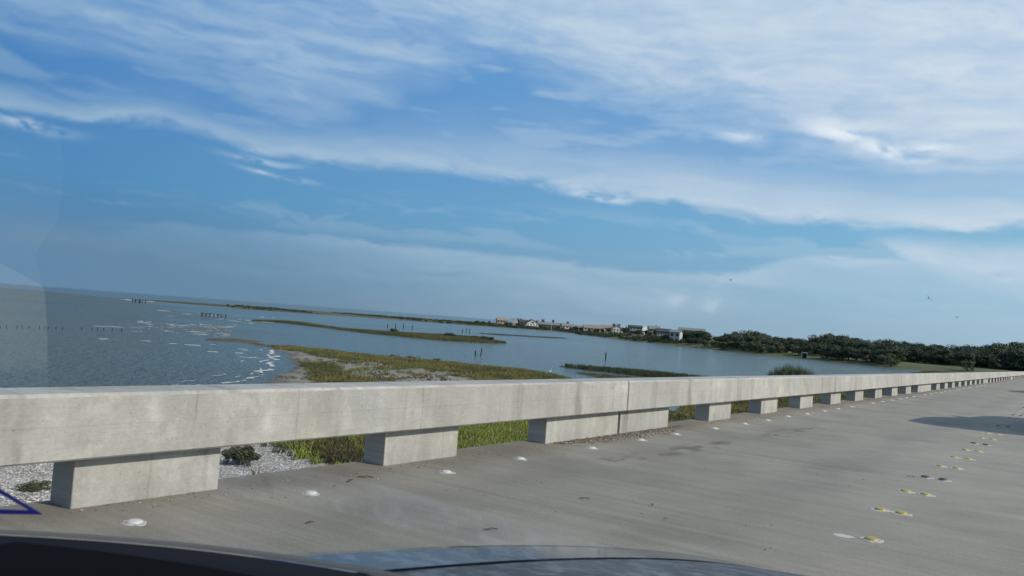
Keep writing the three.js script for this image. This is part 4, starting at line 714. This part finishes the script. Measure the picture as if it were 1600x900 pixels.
// ------------------------------------------------------------------ litter on the deck
{
  const st = new THREE.IcosahedronGeometry(0.5, 0); st.scale(1, 0.5, 0.8);
  const spots = [];
  const put = (n, f) => { for (let i = 0; i < n; i++) { const [s, l, k, c] = f(); spots.push([s, l, deckY(s) + k * 0.12, k, c]); } };
  const brown = () => { const w = rr(0.5, 1.2); return [0.17 * w, 0.13 * w, 0.095 * w]; }, greyc = () => { const w = rr(0.16, 0.5); return [w, w * 0.97, w * 0.9]; };
  put(1500, () => { const s = rr(8.9, 12.9), e = Math.sin(clamp((s - 8.8) / 4) * Math.PI); return [s, 5.32 - Math.abs(rr(0, 1) * rr(0, 1)) * (0.1 + 0.42 * e), rr(0.008, 0.034), rnd() < 0.85 ? brown() : greyc()]; });
  put(1300, () => { const s = rr(2, 44); return [s, 5.31 - rnd() * rnd() * 0.55, rr(0.005, 0.02), rnd() < 0.6 ? brown() : greyc()]; });
  put(900, () => { const s = rr(14, 60); return [s, 5.2 - rnd() * 0.6, rr(0.008, 0.03), greyc()]; });
  put(160, () => [rr(4, 26), rr(1.6, 5), rr(0.005, 0.016), [0.06, 0.055, 0.05]]);
  const m = grass('road_grit', 'brown grit and gravel gathered along the foot of the railing', st, spots); m.userData.category = 'grit';
  // scraps of rubber and bark
  const scrapM = mat(0.035, 0.03, 0.027, 0.9);
  for (const [s, l, len, t] of [[4.74, 3.28, 0.16, 0.4], [6.25, 3.38, 0.14, 0.2], [6.53, 2.89, 0.07, 0.9], [6.13, 2.59, 0.05, 0.2], [3.9, 4.15, 0.10, 0.7], [10.89, 1.57, 0.14, 0.1], [5.35, 5.05, 0.22, 0.3], [5.1, 5.0, 0.16, 0.9], [4.85, 4.9, 0.06, 0], [33.2, 5.0, 0.45, 0.2], [29.5, 4.75, 0.3, 0.4]]) {
    const c = new THREE.CatmullRomCurve3([new THREE.Vector3(-len / 2, 0.008, 0), new THREE.Vector3(-len / 6, 0.018, len * 0.12), new THREE.Vector3(len / 5, 0.014, len * 0.02), new THREE.Vector3(len / 2, 0.008, len * 0.16)]), g = new THREE.TubeGeometry(c, 10, 0.003 + len * 0.013, 6); g.scale(0.6, 0.6, 1.3);
    const o = top(new THREE.Mesh(g, scrapM), 'rubber_scrap', 'curled scrap of dark rubber lying on the deck', 'scrap', 'scraps lying on the deck'); o.position.set(-l, deckY(s) + 0.004, -s); o.rotation.y = t * 2 + 0.4;
  }
}

// ------------------------------------------------------------------ vehicles ahead in the lane (they throw the shadows on the deck)
function vehicle(s0, l, paint, label) {
  const g = top(new THREE.Group(), 'car', label, 'car', 'cars ahead on the bridge'); g.position.set(-l, deckY(s0 + 3), -s0); g.rotation.x = GRADE;
  const side = (pts, w, bev = 0.06) => { const s = new THREE.Shape(); pts.forEach(([x, y], i) => (i ? s.lineTo(x, y) : s.moveTo(x, y))); s.closePath(); const e = new THREE.ExtrudeGeometry(s, { depth: w - 2 * bev, bevelEnabled: true, bevelSize: bev, bevelThickness: bev, bevelSegments: 3 }); e.translate(0, 0, -(w - 2 * bev) / 2); e.rotateY(Math.PI / 2); return e; };
  const pm = phys(...paint, 0.35, { clearcoat: 1, clearcoatRoughness: 0.08, metalness: 0.2 }), gl = phys(0.015, 0.018, 0.02, 0.08), tyre = mat(0.02, 0.02, 0.02, 0.85), rim = phys(0.45, 0.45, 0.46, 0.3, { metalness: 0.9 }), lampR = phys(0.35, 0.02, 0.02, 0.2), lampW = phys(0.7, 0.7, 0.7, 0.1), black = mat(0.03, 0.03, 0.03, 0.7);
  part(g, 'body', side([[0.05, 0.45], [0.02, 0.95], [0.10, 1.18], [4.55, 1.16], [5.5, 1.06], [6.25, 0.86], [6.42, 0.6], [6.38, 0.4], [5.75, 0.36], [5.55, 0.7], [5.15, 0.82], [4.75, 0.7], [4.55, 0.36], [1.75, 0.36], [1.55, 0.7], [1.15, 0.82], [0.75, 0.7], [0.55, 0.38]], 1.86), pm);
  part(g, 'cabin', side([[0.16, 1.14], [0.32, 1.62], [0.72, 1.82], [2.6, 1.76], [3.3, 1.62], [4.5, 1.16]], 1.6, 0.1), pm);
  for (const x of [-1, 1]) { part(g, 'side_window', side([[0.45, 1.2], [0.55, 1.58], [0.85, 1.72], [2.55, 1.68], [3.1, 1.56], [4.0, 1.2]], 0.06, 0.02).translate(x * 0.795, 0, 0), gl); part(g, 'mirror', new RoundedBoxGeometry(0.2, 0.16, 0.12, 2, 0.04).translate(x * 1.02, 1.2, -3.9), pm); part(g, 'headlight', new RoundedBoxGeometry(0.36, 0.16, 0.1, 2, 0.04).translate(x * 0.68, 0.76, -6.36), lampW); part(g, 'tail_light', new RoundedBoxGeometry(0.16, 0.4, 0.08, 2, 0.03).translate(x * 0.82, 1.0, -0.0), lampR);
    for (const z of [1.15, 5.15]) { const w = part(g, 'wheel', new THREE.CylinderGeometry(0.37, 0.37, 0.24, 28).rotateZ(Math.PI / 2).translate(x * 0.80, 0.37, -z), tyre); part(w, 'rim', new THREE.CylinderGeometry(0.23, 0.23, 0.26, 20).rotateZ(Math.PI / 2).translate(x * 0.80, 0.37, -z), rim); } }
  part(g, 'rear_window', box(1.3, 0.42, 0.05, 0, 0, 0).rotateX(0.3).translate(0, 1.42, -0.16), gl); part(g, 'windscreen', box(1.36, 0.04, 1.15, 0, 0, 0).rotateX(0.36).translate(0, 1.47, -4.0), gl); part(g, 'bumper', new RoundedBoxGeometry(1.8, 0.22, 0.16, 2, 0.05).translate(0, 0.52, 0.02), black); part(g, 'licence_plate', box(0.32, 0.16, 0.02, 0, 0.85, 0.03), lampW);
  return g;
}
vehicle(20.4, -0.52, [0.28, 0.29, 0.30], 'silver estate car driving just ahead on the bridge');
vehicle(52.6, -0.52, [0.10, 0.02, 0.02], 'dark red estate car driving farther ahead on the bridge');

// ------------------------------------------------------------------ the car the photograph was taken from
{
  const own = top(new THREE.Group(), 'own_car', 'dark blue car with mottled bonnet in which the camera sits', 'car');
  const mottle = texture(512, 512, (u, v) => { const n = fbm(u * 60, v * 60, 4, 0.65, 60, 60), w = fbm(u * 12, v * 30, 4, 0.6, 12, 30); const k = sstep(0.40, 0.66, n * 0.6 + w * 0.4); return [lerp(0.10, 0.37, k), lerp(0.13, 0.40, k), lerp(0.19, 0.45, k)]; });  // noise mottling from dark navy to pale blue grey
  const paint = phys(1, 1, 1, 0.6, { map: mottle, clearcoat: 0.3, clearcoatRoughness: 0.2 }), paintGloss = phys(0.8, 0.8, 0.8, 0.5, { map: mottle, clearcoat: 0.8, clearcoatRoughness: 0.1 }), edgeP = phys(0.05, 0.065, 0.10, 0.35, { clearcoat: 1, clearcoatRoughness: 0.06 }), black = phys(0.004, 0.004, 0.006, 1, { specularIntensity: 0.1 }), cowlM = phys(0.010, 0.012, 0.018, 0.9, { specularIntensity: 0.25 }), pil = mat(0.05, 0.05, 0.055, 0.8);
  const grid = (ni, nj, f) => { const pos = [], uv = [], idx = []; for (let j = 0; j <= nj; j++) for (let i = 0; i <= ni; i++) { const [s, l, h] = f(i / ni, j / nj); pos.push(-l, h, -s); uv.push(l, s); } for (let j = 0; j < nj; j++) for (let i = 0; i < ni; i++) { const a = j * (ni + 1) + i, b = a + 1, c = a + ni + 1, d = c + 1; idx.push(a, b, c, b, d, c); } const g = new THREE.BufferGeometry(); g.setAttribute('position', new THREE.Float32BufferAttribute(pos, 3)); g.setAttribute('uv', new THREE.Float32BufferAttribute(uv, 2)); g.setIndex(idx); g.computeVertexNormals(); return g; };
  const C = -0.12;                                                   // centre line of the car
  const edgeH = (s) => 1.187 - 0.084 * s - 0.0399 * s * s;
  const hoodS0 = (q) => 0.63 - 0.14 * q * q, frontS = (q) => 2.86 - 0.30 * q ** 4;   // q = -1..1 across
  part(own, 'bonnet', grid(40, 50, (u, v) => { const q = u * 2 - 1, s = lerp(hoodS0(q), frontS(q), v), l = C + 0.77 * -q; return [s, l, edgeH(s) + 0.022 * (1 - q ** 4) - 0.004]; }), paint);
  for (const x of [-1, 1]) part(own, 'wing', grid(24, 50, (u, v) => { const s = lerp(0.40, frontS(1) - 0.02, v), w = Math.max(0, u - 0.3) / 0.7, top_ = edgeH(s) - 0.002; return [s, C + x * (0.775 + 0.10 * Math.min(1, u / 0.3) + 0.055 * Math.sin(Math.min(1, w * 2.2) * 1.57)), u < 0.3 ? top_ : lerp(top_, 0.38, w * w * 0.4 + w * 0.6)]; }), paintGloss);
  const lipAt = (l) => { const q = Math.abs(l - C); return 0.68 - 0.0704 * q * q - 0.162 * q ** 4; };
  part(own, 'cowl', grid(60, 6, (u, v) => { const l = lerp(0.98, 2 * C - 0.98, u), s = lipAt(l); return [s - 0.10 * v, l, 1.147 - 0.004 * Math.cos(v * 9) - 0.035 * v]; }), cowlM);
  part(own, 'cowl_trim', grid(60, 4, (u, v) => { const l = lerp(0.98, 2 * C - 0.98, u), s = lipAt(l) + 0.006; return [s - 0.006 * Math.cos(v * 3.1), l, 1.144 + 0.004 * Math.sin(v * 3.1)]; }), phys(0.09, 0.095, 0.10, 0.6, { specularIntensity: 0.4 }));
  part(own, 'dashboard', grid(50, 12, (u, v) => { const q = 1 - 2 * u, s = lerp(lipAt(C + q * 0.9) - 0.125, -0.05, v); return [s, C + q * (0.797 - C + 0.45 * Math.max(0, 0.26 - s)), 1.165 - 0.03 * v * v]; }), black);
  part(own, 'dashboard_front', box(1.9, 0.5, 0.06, -C, 0.82, 0.06), black);
  part(own, 'nose', grid(40, 8, (u, v) => { const q = u * 2 - 1; return [frontS(q) + 0.05 * Math.sin(v * 3), C - 0.86 * q, 0.56 - 0.36 * v]; }), edgeP);
  for (const x of [-1, 1]) { part(own, 'door', box(0.07, 0.72, 2.0, -(C + x * 0.93), 0.70, 0.62), edgeP);
    part(own, 'roof_pillar', limb(new THREE.Vector3(-(C + x * 0.95), 1.09, -0.26), new THREE.Vector3(-(C + x * 0.66), 1.66, 0.34), 0.05, 0.045, 10), pil);
    for (const z of [-1.95, 1.4]) { const w = part(own, 'wheel', new THREE.CylinderGeometry(0.34, 0.34, 0.22, 26).rotateZ(Math.PI / 2).translate(-(C + x * 0.8), 0.34, z), mat(0.02, 0.02, 0.02, 0.85)); part(w, 'rim', new THREE.CylinderGeometry(0.21, 0.21, 0.24, 18).rotateZ(Math.PI / 2).translate(-(C + x * 0.8), 0.34, z), phys(0.4, 0.4, 0.42, 0.3, { metalness: 0.9 })); } }
  part(own, 'windscreen', grid(120, 40, (u, v) => { const l = lerp(0.93, 2 * C - 0.93, u), k = (l - C) / 1.05, s = lipAt(l) - 0.01; return [lerp(s, -0.30 - 0.10 * k * k, v), lerp(l, C + (l - C) * 0.68, v), lerp(1.152, 1.685, v) + 0.03 * Math.sin(v * 3.14)]; }), new THREE.MeshPhysicalMaterial({ color: 0xffffff, roughness: 0, metalness: 0, transmission: 1, thickness: 0, ior: 1.5 }));
  { // corner of a blue outlined sticker low on the driver's side of the glass
    const STICKER = [[0.4286, 0.8256, 1.1789], [0.3868, 0.8843, 1.2148], [0.3898, 0.8827, 1.1744], [0.4215, 0.8358, 1.1818], [0.3871, 0.8841, 1.2098], [0.3895, 0.8828, 1.1795]];
    const o = STICKER.map(([s, l, h]) => [-l, h, -s]), q = (a, b, c, d) => [...o[a], ...o[b], ...o[c], ...o[b], ...o[d], ...o[c]];
    const f = q(1, 4, 0, 3).concat(q(0, 3, 2, 5)), back = []; for (let i = 0; i < f.length; i += 9) for (const k of [0, 6, 3]) back.push(f[i + k] - 0.001, f[i + k + 1], f[i + k + 2] - 0.001);
    part(own, 'sticker', triGeo(f.concat(back)), mat(0.012, 0.012, 0.22, 0.6, { side: THREE.DoubleSide }));
  }
  part(own, 'roof', new RoundedBoxGeometry(1.42, 0.07, 1.9, 3, 0.03).translate(-C, 1.70, 1.25), edgeP);
  part(own, 'rear_body', new RoundedBoxGeometry(1.86, 0.75, 1.3, 4, 0.1).translate(-C, 0.78, 2.1), edgeP); part(own, 'floor', box(1.8, 0.06, 3.2, -C, 0.28, 0.6), black);
}
renderer.render(scene, camera);
